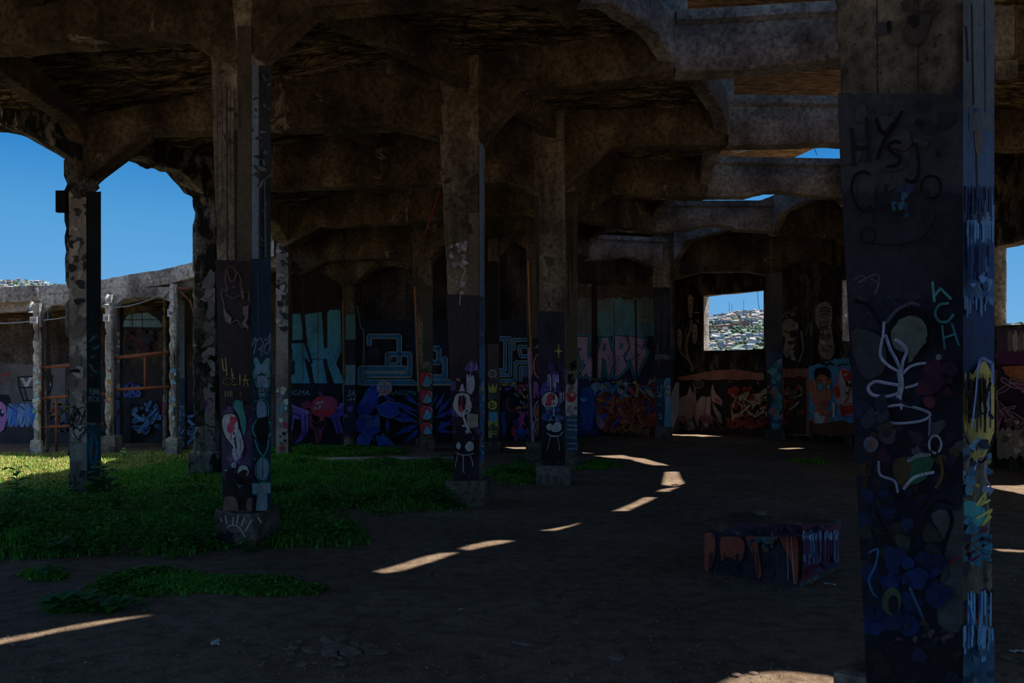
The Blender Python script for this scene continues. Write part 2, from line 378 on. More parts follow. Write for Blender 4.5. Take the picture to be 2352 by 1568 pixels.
def column(key,pl,ps,pr,D,plt,ytop,label,material,ped=None,ptop=6.4,yaw=None,rough=.004,worn=.009,plb=None,group=None,depth=None):
    """pl, ps, pr: left edge, near corner and right edge at the foot; plt: left edge at image row ytop (the shaft widens upwards)"""
    S=PX(ps,D); th=math.atan((ps-CX)/F)
    if yaw is None: yaw=th+math.atan2(pr-ps,ps-pl)
    tL=Vector((-math.cos(yaw),math.sin(yaw),0)); vB=Vector((math.sin(yaw),math.cos(yaw),0))
    def ll(p): k=(p-CX)/F; return (S.x-k*S.y)/(math.cos(yaw)+k*math.sin(yaw))
    l0=ll(pl); l1=ll(plt); k2=(pr-CX)/F; den=math.sin(yaw)-k2*math.cos(yaw)
    m=depth or ((k2*S.y-S.x)/den if abs(den)>1e-3 else l0)
    m=min(max(m,.75*l0),1.4*l0) if not depth else depth
    zt=ZY(ytop,D); ped_h=ped[1] if ped else 0
    cx=S+tL*(l0/2)+vB*(m/2)
    if ptop>5.9: ptop=min(ptop,ceilz(cx.x,cx.y)+.06)
    root=empty('concrete_column',(cx.x,cx.y,0),label,'column',group)
    rings=[]; z=max(0,ped_h-.02); n=int((ptop-z)/.11)
    sd=sum(map(ord,key))
    for i in range(n+1):
        q=z+(ptop-z)*i/n; l=l0+(l1-l0)*(q-.4)/(zt-.4); c=.03
        prof=[(0,c),(c,0),(l*.33,0),(l*.66,0),(l-c,0),(l,c),(l,m*.5),(l,m-c),(l-c,m),(l*.5,m),(c,m),(0,m-c),(0,m*.66),(0,m*.33)]
        corner={0,1,4,5,7,8,10,11}
        ring=[]
        for j,(u,v) in enumerate(prof):
            p=S+tL*u+vB*v+Vector((0,0,q))
            a=N3(p,6,sd); b=N3(p,2.3,sd+4)
            inn=(S+tL*(l/2)+vB*(m/2)+Vector((0,0,q))-p).normalized()
            if j in corner:
                dd=max(0,a*1.2+b*.8)*worn*2.2+a*rough
                if q<.9+ped_h: dd+=max(0,N3(p,9,sd+2))*worn*1.3
                dd=max(dd,0)
                p+=inn*dd
            else: p+=inn*max(0,a)*rough
            ring.append(p)
        rings.append(ring)
    part('shaft',loft(rings),M[material],root)
    if ped:
        e,h=ped[0],ped[1]
        P=[S+tL*a+vB*b for a,b in ((-e,-e),(l0+e,-e),(l0+e,m+e),(-e,m+e))]
        ctr=sum(P,Vector())/4; ax=(P[0]-P[1]); ry=math.atan2(ax.y,ax.x)
        me=box_me((-(l0/2+e),-(m/2+e),-.15),((l0/2+e),(m/2+e),h),ry,ctr,jit=.03,seed=sd,cuts=3,bev=.035)
        part('pedestal',me,M[ped[2] if len(ped)>2 else 'pedestal'],root)
    k=(plt-pl)/(ytop-ZYinv(.4,D))
    def xl(y): return pl+k*(y-ZYinv(.4,D))
    yb=ZYinv(ped_h,D)
    clipL=[(xl(-50),-50),(ps,-50),(ps,yb),(xl(yb),yb)]
    clipR=[(ps,-50),(pr,-50),(pr,yb),(ps,yb)]
    COLS[key]=dict(root=root,L=Paint(S,-vB,clipL),R=Paint(S,-tL,clipR),S=S,yaw=yaw,ctr=cx)
    return root
def ZYinv(z,D): return HY-(z-CH)*F/D
# ================================================================== GROUND
def gh(x,y):
    a=noise.noise(Vector((x*.5,y*.5,0)))*.035+noise.noise(Vector((x*1.7,y*1.7,3)))*.018+noise.noise(Vector((x*5,y*5,7)))*.008
    return a-.015
def grid(x0,x1,y0,y1,st,fn):
    nx=int((x1-x0)/st)+1; ny=int((y1-y0)/st)+1; v=[];f=[]
    for j in range(ny):
        for i in range(nx):
            x=x0+(x1-x0)*i/(nx-1); y=y0+(y1-y0)*j/(ny-1); v.append((x,y,fn(x,y)))
    for j in range(ny-1):
        for i in range(nx-1):
            a=j*nx+i; f.append((a,a+1,a+nx+1,a+nx))
    me=bpy.data.meshes.new('g'); me.from_pydata(v,[],f); me.polygons.foreach_set('use_smooth',[True]*len(f)); return me
tag(obj('floor',grid(-22,14,-14,32,.14,gh),M['dirt']),kind='structure',label='packed brown dirt floor of the ruined hall',cat='floor')
def outer():
    v=[];f=[]; n=48
    for r_ in (0,60,140,320):
        for k in range(n): t=2*PI*k/n; v.append((-4+r_*math.cos(t) if r_ else -4+.1*math.cos(t),9+r_*math.sin(t) if r_ else 9+.1*math.sin(t),-.35-r_*.02))
    for i in range(3):
        for k in range(n): f.append((i*n+k,i*n+(k+1)%n,(i+1)*n+(k+1)%n,(i+1)*n+k))
    me=bpy.data.meshes.new('o'); me.from_pydata(v,[],f); return me
tag(obj('ground',outer(),M['dirt']),kind='structure',label='unseen dirt ground added around the building to bounce warm sunlight',cat='ground')  # added as a sunlit reflector sending warm light into the hall
# ================================================================== OUTER WALL
def wall_seg(name,p0,p1,z0,z1,holes,material,label,thick=.32,inward=None):
    p0=Vector((p0[0],p0[1],0)); p1=Vector((p1[0],p1[1],0)); Lw=(p1-p0).length; d=(p1-p0)/Lw; n=Vector((d.y,-d.x,0))
    if n.dot(p0)>0: n=-n            # n looks back at the hall
    S=sorted(set([0,Lw]+[h[0] for h in holes]+[h[1] for h in holes]+[Lw*i/max(1,int(Lw/.5)) for i in range(int(Lw/.5)+1)]))
    Z=sorted(set([z0,z1]+[h[2] for h in holes]+[h[3] for h in holes]+[z0+(z1-z0)*i/8 for i in range(9)]))
    inside=lambda s,z:any(h[0]<s<h[1] and h[2]<z<h[3] for h in holes)
    V={};v=[];f=[]
    def vid(i,j,k):
        if (i,j,k) not in V:
            s,z=S[i],Z[j]
            edge=any(h[0]-1e-4<=s<=h[1]+1e-4 and h[2]-1e-4<=z<=h[3]+1e-4 for h in holes)
            p=p0+d*s+Vector((0,0,z))-n*(thick*k)
            if edge: p+=d*N3(p,3)*.03+Vector((0,0,N3(p,3,4)*.03))
            V[(i,j,k)]=len(v); v.append(p)
        return V[(i,j,k)]
    ni,nj=len(S)-1,len(Z)-1
    solid=lambda i,j:0<=i<ni and 0<=j<nj and not inside((S[i]+S[i+1])/2,(Z[j]+Z[j+1])/2)
    for i in range(ni):
        for j in range(nj):
            if not solid(i,j): continue
            for k in (0,1): f.append((vid(i,j,k),vid(i+1,j,k),vid(i+1,j+1,k),vid(i,j+1,k)))
            for di,dj,a,b in ((-1,0,(i,j),(i,j+1)),(1,0,(i+1,j),(i+1,j+1)),(0,-1,(i,j),(i+1,j)),(0,1,(i,j+1),(i+1,j+1))):
                if not solid(i+di,j+dj): f.append((vid(a[0],a[1],0),vid(b[0],b[1],0),vid(b[0],b[1],1),vid(a[0],a[1],1)))
    o=obj(name,mesh(v,f),M[material]); tag(o,label,'wall',kind='structure')
    return o,p0,n,d
def along(p0,p1,px):
    """distance along a wall at image column px"""
    k=(px-CX)/F; dx,dy=p1[0]-p0[0],p1[1]-p0[1]; t=(k*p0[1]-p0[0])/(dx-k*dy); return t*math.hypot(dx,dy), p0[1]+dy*t
WP=[(-22,20.6),(-7.2,20.6),(-6.07,18.7),(4.92,24.3),(6.0,26.0),(8.3,23.7),(9.26,19.6),(10.07,14.1),(10.4,7.5),(10.4,-7)]
WALLS={}
WALLS['wing']=wall_seg('wall_far_left',WP[0],WP[1],-.2,4.0,[],'wall_dark','dark wall behind the low wing across the yard')
WALLS['part']=wall_seg('wall_partition',WP[1],WP[2],-.2,6.4,[],'wall_dark','short dark wall where the low wing meets the hall')
WALLS['mural']=wall_seg('wall_back',WP[2],WP[3],-.2,6.4,[],'wall_dark','long back wall with teal maze and blue murals')
WALLS['corner']=wall_seg('wall_corner',WP[3],WP[4],-.2,6.4,[],'wall_dark','short corner wall beside the pale column')
a,_=along(WP[4],WP[5],1615); b,_=along(WP[4],WP[5],1757)
WALLS['win']=wall_seg('wall_window_side',WP[4],WP[5],-.2,6.4,[(a,b,2.83,4.78)],'wall_tan','stained brown wall with the square window opening')
a,_=along(WP[5],WP[6],1934)
WALLS['faces']=wall_seg('wall_right_far',WP[5],WP[6],-.2,6.4,[(a,a+1.0,2.85,4.58)],'wall_tan','stained brown wall with painted faces beside the narrow window')
a,da=along(WP[6],WP[7],2240)
WALLS['r2']=wall_seg('wall_right',WP[6],WP[7],-.2,6.4,[(a,a+2.3,2.87,4.5)],'wall_tan','stained wall with wide window at the right edge')
WALLS['r3']=wall_seg('wall_right_near',WP[7],WP[8],-.2,6.4,[(1.2,5.6,2.6,4.9)],'wall_tan','stained wall on the right beyond the picture edge')
WALLS['r4']=wall_seg('wall_right_behind',WP[8],WP[9],-.2,6.4,[(1.5,5,.9,4.9),(6.5,9.5,.9,4.9),(10.6,13.6,.9,4.9)],'wall_tan','stained wall on the right beside the camera, openings added for fill light')  # openings made up to light the foreground column's right side
WALLS['back']=wall_seg('wall_added_behind',(-14,-8.9),(10.4,-8.9),-.2,6.4,[(1.5,5,-.1,4.6),(7,10.5,-.1,4.6),(12.5,16,-.1,4.6),(18,21.5,-.1,4.6)],'wall_tan','sooty unseen wall added behind the camera, doorways let in fill light')  # unseen wall added to cut frontal light, doorways give warm fill
WALLS['lb']=wall_seg('wall_added_left',(-13.9,-8.9),(-13.9,8.8),-.2,6.4,[(1.5,5,-.1,4.6),(6.5,10,-.1,4.6),(11.5,15.5,-.1,4.6)],'wall_tan','sooty unseen wall added left of the camera, doorways let in fill light')  # added out of view to block side light, openings let ground bounce in
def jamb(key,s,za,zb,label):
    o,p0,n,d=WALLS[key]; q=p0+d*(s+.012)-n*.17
    me=box_me((-.02,-.175,za+.02),(.02,.175,zb-.02),math.atan2(d.y,d.x),q,jit=.004,cuts=2,bev=.004); tag(obj('trim_lit_jamb',me,M['facade']),label,kind='structure')  # pale box added on the jamb, its colour stands in for sunlight
a,_=along(WP[4],WP[5],1615); jamb('win',a,2.83,4.78,'jamb panel coloured pale as if sunlit, square window opening')
a,_=along(WP[5],WP[6],1934); jamb('faces',a,2.85,4.58,'jamb panel coloured pale as if sunlit, narrow window opening')
# ================================================================== COLUMNS
c2=column('C2',512,578,622,GD(1260)+.12,481,150,'concrete column on an eye-painted block at left, rabbit outline above dark paint','column',ped=(.075,.37),ptop=6.4)
column('FG',1990,2212,2284,3.2,1911,0,'huge dark foreground column at right with chalky flower and blue side','column',ped=(.12,.3),rough=.006,worn=.012)
column('C3',1044,1101,1112,GD(1160)+.12,1009,310,'dark column on a wide square block in mid scene, white smears down its face','column',ped=(.10,.33),yaw=math.radians(10),depth=.42)
column('C4',1245,1298,1302,GD(1112)+.12,1226,440,'column with dark blue painted lower half and small yellow star','column',ped=(.10,.31),yaw=math.radians(5),depth=.4)
column('C5',1286,1326,1328,14.6,1284,500,'brownish column painted with a white one-eyed skull, right behind the star column','column',ped=(.09,.33),depth=.42,yaw=math.radians(6))
column('A1',152,200,232,10.6,143,360,'rough weathered column alone at the left edge of the grass','column_mossy',rough=.02,worn=.045,ptop=6.1)
column('A2',442,496,512,12.7,440,430,'blackened mossy column just left of the big left column','column_mossy',ped=(.06,.5,'column_mossy'),rough=.02,worn=.03,ptop=6.1,depth=.4,yaw=math.radians(0))
column('A3',634,662,668,16.3,633,560,'slim pale column right behind the big left column','column',rough=.02,worn=.03,depth=.35,yaw=math.radians(0))
column('C6',1213,1238,1240,16.2,1208,570,'column with a lit orange broken edge left of the star column','column',ped=(.06,.38),worn=.03,depth=.4,yaw=math.radians(3))
column('C7',1121,1145,1147,17.5,1120,570,'dark column bearing a yellow crown, behind the wide-block column','column',ped=(.07,.28),depth=.4,yaw=math.radians(3))
column('C8',962,993,996,18.2,950,655,'column painted with stacked red and cyan letters','column',ped=(.07,.3),worn=.03,depth=.4,yaw=math.radians(-3))
column('C9',787,816,818,19.3,784,690,'dim column standing close to the back wall between teal letters and the maze','column',worn=.03,depth=.35,yaw=math.radians(-5),ptop=6.0)
column('C10',1508,1540,1544,22.3,1500,660,'dark column with pale cyan painted figure left of the square window','column',ped=(.05,.35),depth=.42,yaw=math.radians(14))
column('C11',1762,1797,1801,21.9,1757,600,'column with teal sprayed foot just right of the square window','column',ped=(.07,.28),depth=.42,yaw=math.radians(20))
column('C12',2284,2312,2316,16.8,2280,500,'column right behind the foreground column beside the right window','column',ped=(.06,.3),depth=.42,yaw=math.radians(33))
# ================================================================== BEAMS
ZB=5.72; ZE=5.0; ZTOP=6.5
def P2(k): c=COLS[k]['ctr']; return (c.x,c.y)
def beam(p0,p1,label,mid=ZB,e0=ZE,e1=ZE,h0=.9,h1=.9,w=.34,top=None,m='beam',lip=None,seed=1,arch=0,group=None,name='concrete_beam',rough=.012):
    Lb=math.hypot(p1[0]-p0[0],p1[1]-p0[1]); a=h0/Lb; b=1-h1/Lb
    bot=[(0,e0)]+([(a,mid)] if e0!=mid else [])
    for i in range(1,6): t=a+(b-a)*i/6; bot.append((t,mid+arch*math.sin(PI*i/6)))
    bot+=([(b,mid)] if e1!=mid else [])+[(1,e1)]
    bot=sorted(bot)
    c=Vector(((p0[0]+p1[0])/2,(p0[1]+p1[1])/2,0))
    if top is None: top=lambda t:ceilz(p0[0]+(p1[0]-p0[0])*t,p0[1]+(p1[1]-p0[1])*t)+.05
    me=beam_me(p0,p1,bot,top,w,seed,rough,lip)
    me.transform(Matrix.Translation(-c)); o=obj(name,me,M[m],loc=c)
    return tag(o,label,'beam',group)
O=Vector((-4,15.5,0))
N=[(.66,7.9),(2.15,9.5),(3.62,12.2),(4.1,15.3),(3.65,18.6),(2.25,22.0)]
OU=[(4.0,7.6),(6.2,9.0),(7.0,12.3),(7.2,15.5),(6.75,18.6),(5.1,22.2)]
edge={'R1L':(-9.5,9.0)}
A0=(-9.3,9.4)
beam((-9.6,8.7),P2('C2'),'haunched beam running left from the big left column',5.46,5.1,4.95,h1=.75,seed=2)
beam(P2('C2'),(3.3,6.75),'haunched beam leaving the big left column towards the right',5.6,5.0,5.6,h0=.75,seed=3)
beam(P2('A1'),P2('C3'),'haunched beam from the lone weathered column to the wide-block column',5.4,4.62,5.12,h0=1.05,h1=1.1,seed=4)
beam(P2('C3'),N[1],'dark part of the beam from the wide-block column to the roof opening',5.76,4.95,5.76,h0=.8,seed=5)
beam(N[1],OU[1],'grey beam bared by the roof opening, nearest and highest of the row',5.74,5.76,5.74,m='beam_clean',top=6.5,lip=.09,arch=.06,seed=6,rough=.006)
beam(OU[1],(10.3,8.6),'beam hidden behind the foreground column, reaching the right wall',5.74,5.74,5.2,seed=7)
beam(P2('A2'),P2('C4'),'long haunched beam from the mossy column to the star column',5.15,4.6,4.85,h0=.9,h1=.8,seed=8)
beam(P2('C4'),N[2],'dark part of the beam right of the star column head',5.72,4.85,5.7,h0=.95,seed=9)
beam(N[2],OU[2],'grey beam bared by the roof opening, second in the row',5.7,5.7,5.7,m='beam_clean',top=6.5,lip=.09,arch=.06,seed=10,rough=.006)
beam(OU[2],(10.2,12.4),'beam between the roof opening and right wall in line with the star column',5.7,5.7,5.1,seed=11)
beam(P2('A3'),P2('C5'),'long beam from the slim pale column under the dark roof',5.2,4.75,4.9,h0=1.0,h1=.9,seed=12)
beam(P2('C5'),N[3],'dark part of the beam right of the skull column head',5.6,4.9,5.62,h0=.9,seed=13)
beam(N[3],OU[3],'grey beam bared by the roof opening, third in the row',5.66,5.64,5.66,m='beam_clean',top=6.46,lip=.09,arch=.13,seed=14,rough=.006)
beam(OU[3],(9.9,15.7),'beam between the roof opening and the right wall, third in line',5.6,5.6,5.0,seed=15)
beam((-5.6,19.0),P2('C8'),'low beam near the back wall ending at the red-lettered column',4.9,4.5,4.5,seed=16)
beam(P2('C8'),P2('C6'),'beam between the red-lettered column and the orange-edged column',5.2,4.7,4.7,seed=17)
beam(P2('C6'),N[4],'dark beam leading to the fourth bared beam',5.58,4.8,5.58,seed=18)
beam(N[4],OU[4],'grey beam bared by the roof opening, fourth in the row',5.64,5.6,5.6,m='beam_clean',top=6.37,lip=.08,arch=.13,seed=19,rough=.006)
beam(OU[4],(9.4,18.9),'beam between the roof opening and right wall over the painted faces',5.5,5.55,4.9,seed=20)
beam(P2('C7'),N[5],'dark beam near the back wall behind the star column',5.55,4.75,5.5,seed=21)
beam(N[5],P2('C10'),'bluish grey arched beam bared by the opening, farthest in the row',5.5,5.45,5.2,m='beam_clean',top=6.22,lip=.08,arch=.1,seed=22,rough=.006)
beam(P2('C10'),P2('C11'),'beam over the square window between two columns',5.15,4.85,5.0,seed=23,h0=1.1)
beam(P2('C11'),(9.2,20.4),'short haunched beam from the teal-footed column to the wall',5.3,5.0,5.0,h0=.7,h1=.5,seed=24)
beam((4.6,24.0),P2('C10'),'short beam stub from back wall to the dark corner column',5.2,5.0,4.9,h0=.3,h1=.3,seed=25)
# ring beams
def RB(a,b,label,mid=None,e0=5.3,e1=5.3,w=.26,m='beam',seed=30,h=.55,top=None,**k):
    if mid is None: c_=min(ceilz((a[0]+b[0])/2,(a[1]+b[1])/2),ceilz(*a)+.2,ceilz(*b)+.2); mid=c_-.34; e0=min(ceilz(*a)-.55,mid-.12); e1=min(ceilz(*b)-.55,mid-.12)
    beam(a,b,label,mid,e0,e1,h,h,w,top,m,seed=seed,**k)
ordn=['nearest','second','third','fourth','fifth']
for i in range(5):
    RB(N[i],N[i+1],f'cross beam along the inner rim of the roof opening, {ordn[i]} bay from the camera',6.08,5.84,5.8,w=.24,m='beam_clean',seed=31+i,h=.6,top=6.5)
for i in range(1,5):
    RB(OU[i],OU[i+1],f'cross beam along the outer rim of the roof opening, {ordn[i-1]} bay from the camera',5.98,5.5,5.5,w=.24,m='beam_clean',seed=41+i,h=.6,top=6.5)
RB(N[0],(-1.9,6.9),'cross beam of the opening rim high above the grass edge',5.98,5.62,5.62,w=.24,seed=47,top=6.5)
RB(A0,P2('A1'),'mossy edge beam above the sunny yard at the far left',5.36,5.0,4.95,h=.8,m='column_mossy',seed=50,rough=.03,w=.4)
RB(P2('A1'),P2('A2'),'mossy edge beam framing blue sky between the two weathered columns',5.3,4.75,4.85,h=.75,m='column_mossy',seed=51,rough=.03,w=.4)
RB(P2('A2'),P2('A3'),'edge beam over the yard beyond the mossy column',5.2,4.8,4.8,h=.8,seed=52,rough=.02,w=.35)
RB(P2('A3'),(-6.4,18.9),'edge beam meeting the back wall behind the slim pale column',5.1,4.8,4.8,h=.6,seed=53)
RB(P2('C2'),P2('C3'),'cross beam from the big left column to the wide-block column',seed=54,h=.45)
RB(P2('C3'),P2('C4'),'cross beam from the wide-block column to the star column',seed=55,h=.45)
RB(P2('C4'),P2('C5'),'cross beam from the star column to the skull column',seed=56,h=.45)
RB(P2('C5'),P2('C6'),'cross beam from the skull column to the orange-edged column',seed=57,h=.45)
RB(P2('C6'),P2('C7'),'cross beam from the orange-edged column to the crown column',seed=58,h=.45)
RB(P2('C7'),P2('C8'),'cross beam from the crown column to the red-lettered column',seed=59,h=.45)
RB(P2('C8'),P2('C9'),'low haunched cross beam near the back wall above the maze mural',4.75,4.45,4.2,seed=60,h=.8,w=.3)
RB(P2('C9'),(-6.0,18.95),'low haunched cross beam near the back wall above the teal letters',4.7,4.2,4.4,seed=61,h=.8,w=.3)
RB(P2('C2'),(-4.3,4.0),'cross beam coming from the big left column over the camera side',seed=62,h=.45)
RB((-6.2,8.2),P2('A1'),'cross beam between the left roof beam and the lone weathered column',seed=63,h=.45)
RB((-3.4,10.3),(-2.2,12.9),'secondary cross beam under the dark roof left of the wide-block column',seed=64,h=.45,w=.24)
RB((-2.2,12.9),(-2.0,15.9),'secondary cross beam deep under the dark roof',seed=65,h=.45,w=.24)
RB((-2.0,15.9),(-2.2,18.3),'secondary cross beam just before the red-lettered column',seed=66,h=.45,w=.24)
RB((-3.2,5.6),(-5.6,8.2),'cross beam high in the dark upper left corner',seed=67,h=.45,w=.24)
# posts carrying the raised roof
for i,(q,lab) in enumerate([(N[1],'roof post on the nearest bared beam'),(N[2],'roof post on the second bared beam'),(N[3],'roof post at the inner rim of third bared beam'),(OU[1],'roof post at the outer rim, behind the foreground column'),(OU[2],'roof post at the outer rim of second bared beam')]):
    me=box_me((-.13,-.12,5.8),(.13,.12,7.95),math.atan2(q[1]-O.y,q[0]-O.x),(0,0,0),jit=.01,seed=i,cuts=2)
    tag(obj('roof_post',me,M['beam_clean'],loc=(q[0],q[1],0)),lab,'post')
# ================================================================== ROOF SLABS (2-D outline with holes -> solid)
def slab_me(outers,z0,z1):
    cu=bpy.data.curves.new('s','CURVE'); cu.dimensions='2D'; cu.fill_mode='BOTH'; cu.extrude=(z1-z0)/2
    for P in outers:
        sp=cu.splines.new('POLY'); sp.points.add(len(P)-1); sp.use_cyclic_u=True
        for i,p in enumerate(P): sp.points[i].co=(p[0],p[1],0,1)
    o=bpy.data.objects.new('s',cu); COL.objects.link(o); dg=bpy.context.evaluated_depsgraph_get()
    me=bpy.data.meshes.new_from_object(o.evaluated_get(dg)); bpy.data.objects.remove(o); bpy.data.curves.remove(cu)
    me.transform(Matrix.Translation((0,0,(z0+z1)/2))); me.materials.clear()
    bm=bmesh.new(); bm.from_mesh(me); bmesh.ops.remove_doubles(bm,verts=bm.verts,dist=.0005); bm.to_mesh(me); bm.free(); return me
def arc(r,a0,a1,n): return [(O.x+r*math.cos(math.radians(a0+(a1-a0)*i/n)),O.y+r*math.sin(math.radians(a0+(a1-a0)*i/n))) for i in range(n+1)]
random.seed(5)
def rag(P,j): return [(x+random.uniform(-j,j),y+random.uniform(-j,j)) for x,y in P]
def dens(P,st=.3):
    out=[]
    for i in range(len(P)):
        a,b=P[i],P[(i+1)%len(P)]; n=max(1,int(math.hypot(b[0]-a[0],b[1]-a[1])/st))
        out+=[(a[0]+(b[0]-a[0])*k/n,a[1]+(b[1]-a[1])*k/n) for k in range(n)]
    return out
a1,a2,a3=P2('A1'),P2('A2'),P2('A3')
outline=[(-14,-2.2),(10.6,-2.2),(10.6,7.5),(10.3,14.1),(9.5,19.7),(8.5,23.9),(6.0,26.3),(4.8,24.5)]+IL_[::-1]  # slab stops behind the camera so unseen sunlit floor bounces warm light
opening=rag([(.45,7.7)]+[(n[0]+.05,n[1]) for n in N[1:]]+[(o_[0]-.05,o_[1]) for o_ in OU[::-1]],.02)
opening=[(-1.9,6.8)]+[(p[0],p[1]) for p in N]+[p for p in OU[::-1]]+[(1.0,5.4)]
roof=slab_me([rag(dens(outline,.25),.035),dens(opening,.4)],6.34,6.5)
raised=slab_me([rag(dens(arc(7.35,-112,63,60)+arc(12.4,63,-112,70),.4),.03)],7.85,8.0)
# sun holes : slits added in both roofs to cast the sunlit floor patches
PATCH=[
 [(-60,1482),(0,1463),(150,1438),(260,1420),(350,1411),(300,1420),(170,1444),(0,1473),(-60,1494)],
 [(862,1308),(960,1280),(1015,1266),(1052,1265),(990,1288),(930,1304),(885,1311)],
 [(1056,1257),(1120,1240),(1190,1231),(1250,1212),(1336,1197),(1275,1214),(1215,1228),(1150,1246),(1080,1260)],
 [(1408,1174),(1470,1146),(1520,1123),(1560,1116),(1500,1144),(1440,1172)],
 [(1531,1075),(1553,1073),(1572,1108),(1550,1114),(1524,1110)],
 [(1336,1037),(1420,1042),(1480,1051),(1536,1068),(1500,1068),(1450,1053),(1400,1047),(1340,1041)],
 [(1150,1025),(1236,1025),(1236,1029),(1150,1029)],
 [(1720,1022.5),(1750,1020),(1782,1022),(1765,1026),(1735,1027)],
 [(1808,998),(1960,997),(1962,1001.5),(1812,1001)],
 [(1946,1040),(1975,1036),(1990,1042),(1965,1046)],
 [(2292,1124),(2330,1119),(2400,1120),(2400,1133),(2320,1132)],
 [(2262,1250),(2300,1241),(2400,1240),(2400,1263),(2300,1264)],
 [(1630,1575),(1700,1545),(1790,1536),(1900,1545),(1960,1560),(1975,1600),(1850,1660),(1700,1650)],
]
def cutter(P):
    g=[G(*p) for p in P]; c=sum(g,Vector())/len(g)
    lo=[q+SUN*(5.9/SUN.z) for q in g]; hi=[q+SUN*(8.6/SUN.z) for q in g]; n=len(g)
    f=[tuple(range(n)),tuple(range(2*n-1,n-1,-1))]+[(i,n+i,n+(i+1)%n,(i+1)%n) for i in range(n)]
    me=mesh(lo+hi,f); bm=bmesh.new(); bm.from_mesh(me); bmesh.ops.triangulate(bm,faces=[x for x in bm.faces if len(x.verts)>4]); bm.to_mesh(me); bm.free(); return me
def carve(me,cuts):
    o=bpy.data.objects.new('t',me); COL.objects.link(o); tmp=[]
    for c in cuts:
        q=bpy.data.objects.new('c',c); COL.objects.link(q); tmp.append(q)
        md=o.modifiers.new('b','BOOLEAN'); md.operation='DIFFERENCE'; md.solver='EXACT'; md.object=q
    dg=bpy.context.evaluated_depsgraph_get(); out=bpy.data.meshes.new_from_object(o.evaluated_get(dg))
    for q in tmp+[o]: bpy.data.objects.remove(q)
    return out
CUT=[cutter(p) for p in PATCH]
roof=carve(roof,CUT); raised=carve(raised,CUT)
tag(obj('ceiling',roof,M['ceiling']),kind='structure',label='dark flaking concrete roof slab over the hall',cat='ceiling')
tag(obj('raised_roof',raised,M['raised']),kind='structure',label='brown raised roof band lifted above the ring opening',cat='ceiling')
# sloping eave slab towards the yard
def eave():
    V=[];Fc=[]; S=[];n=8
    for k in range(len(EL_)-1):
        for i in range(n): t=i/n; S.append(tuple((EL_[k][j]+(EL_[k+1][j]-EL_[k][j])*t,IL_[k][j]+(IL_[k+1][j]-IL_[k][j])*t) for j in (0,1)))
    S.append(tuple((EL_[-1][j],IL_[-1][j]) for j in (0,1)))
    nu=10
    for (xe,xi),(ye,yi) in S:
        for i in range(nu+1):
            u=i/nu; x=xe+(xi-xe)*u*1.01; y=ye+(yi-ye)*u*1.01
            if i==0: x+=N3((x*3,y*3,0),2)*.05; y+=N3((x*3,y*3,5),2)*.05
            z=ZEAVE+(ZFLAT-ZEAVE)*u**.85; V+=[(x,y,z),(x,y,z+.15)]
    m=2*(nu+1)
    for i in range(len(S)-1):
        for j in range(nu):
            a=i*m+2*j; b=a+m; Fc+=[(a,b,b+2,a+2),(a+1,a+3,b+3,b+1)]
        a=i*m; Fc+=[(a,a+1,a+m+1,a+m)]; a=i*m+2*nu; Fc+=[(a,a+m,a+m+1,a+1)]
    return mesh(V,Fc)
tag(obj('ceiling_eave',eave(),M['ceiling']),kind='structure',label='sloping flaking roof slab falling towards the yard',cat='ceiling')
# shading of the opening sides: low upstand carrying the raised roof is open, sky comes in here
# ================================================================== LOW WING ACROSS THE YARD
WZ=[(-19,17.9,3.9),(-12.3,17.45,4.02),(-10.9,17.4,4.1),(-9.6,17.25,4.22),(-8.0,17.0,4.45),(-6.5,16.7,4.75),(-5.4,16.3,4.95)]
def lintel():
    rings=[]; pts=[]
    for (a,b) in zip(WZ,WZ[1:]):
        n=10
        for i in range(n): t=i/n; pts.append(tuple(a[j]+(b[j]-a[j])*t for j in range(3)))
    pts.append(WZ[-1])
    for i,(x,y,z) in enumerate(pts):
        q=Vector((x,y,z)); k=N3(q,1.5)*.012+N3(q,9)*.012
        rings.append([(x,y,z+k*2),(x,y-.02,z-.18),(x,y,z-.36+k),(x,y+.22,z-.38),(x,y+.24,z-.56+k),(x,y+.5,z-.56),(x,y+.5,z+.02)])
    return loft(rings)
tag(obj('concrete_lintel',lintel(),M['facade']),'long pale concrete lintel curving over the yard front of the low wing','lintel')
wr=[(x,y+.5) for x,y,z in WZ]
v=[];f=[]
for (x,y,z) in WZ: v+=[(x,y+.3,z-.1),(x,y+.3,z-.22)]
for (x,y,z) in WZ: v+=[(x-.3,20.8,z-.35),(x-.3,20.8,z-.47)]
n_=len(WZ)
for i in range(n_-1):
    a=2*i; b=2*n_+2*i
    f+=[(a,a+2,b+2,b),(a+1,b+1,b+3,a+3),(b,b+2,b+3,b+1),(a,a+1,a+3,a+2)]
f+=[(0,2*n_,2*n_+1,1),(2*n_-2,2*n_-1,4*n_-1,4*n_-2)]
tag(obj('ceiling_wing',mesh(v,f),M['ceiling']),kind='structure',label='dark roof of the low wing across the yard',cat='ceiling')
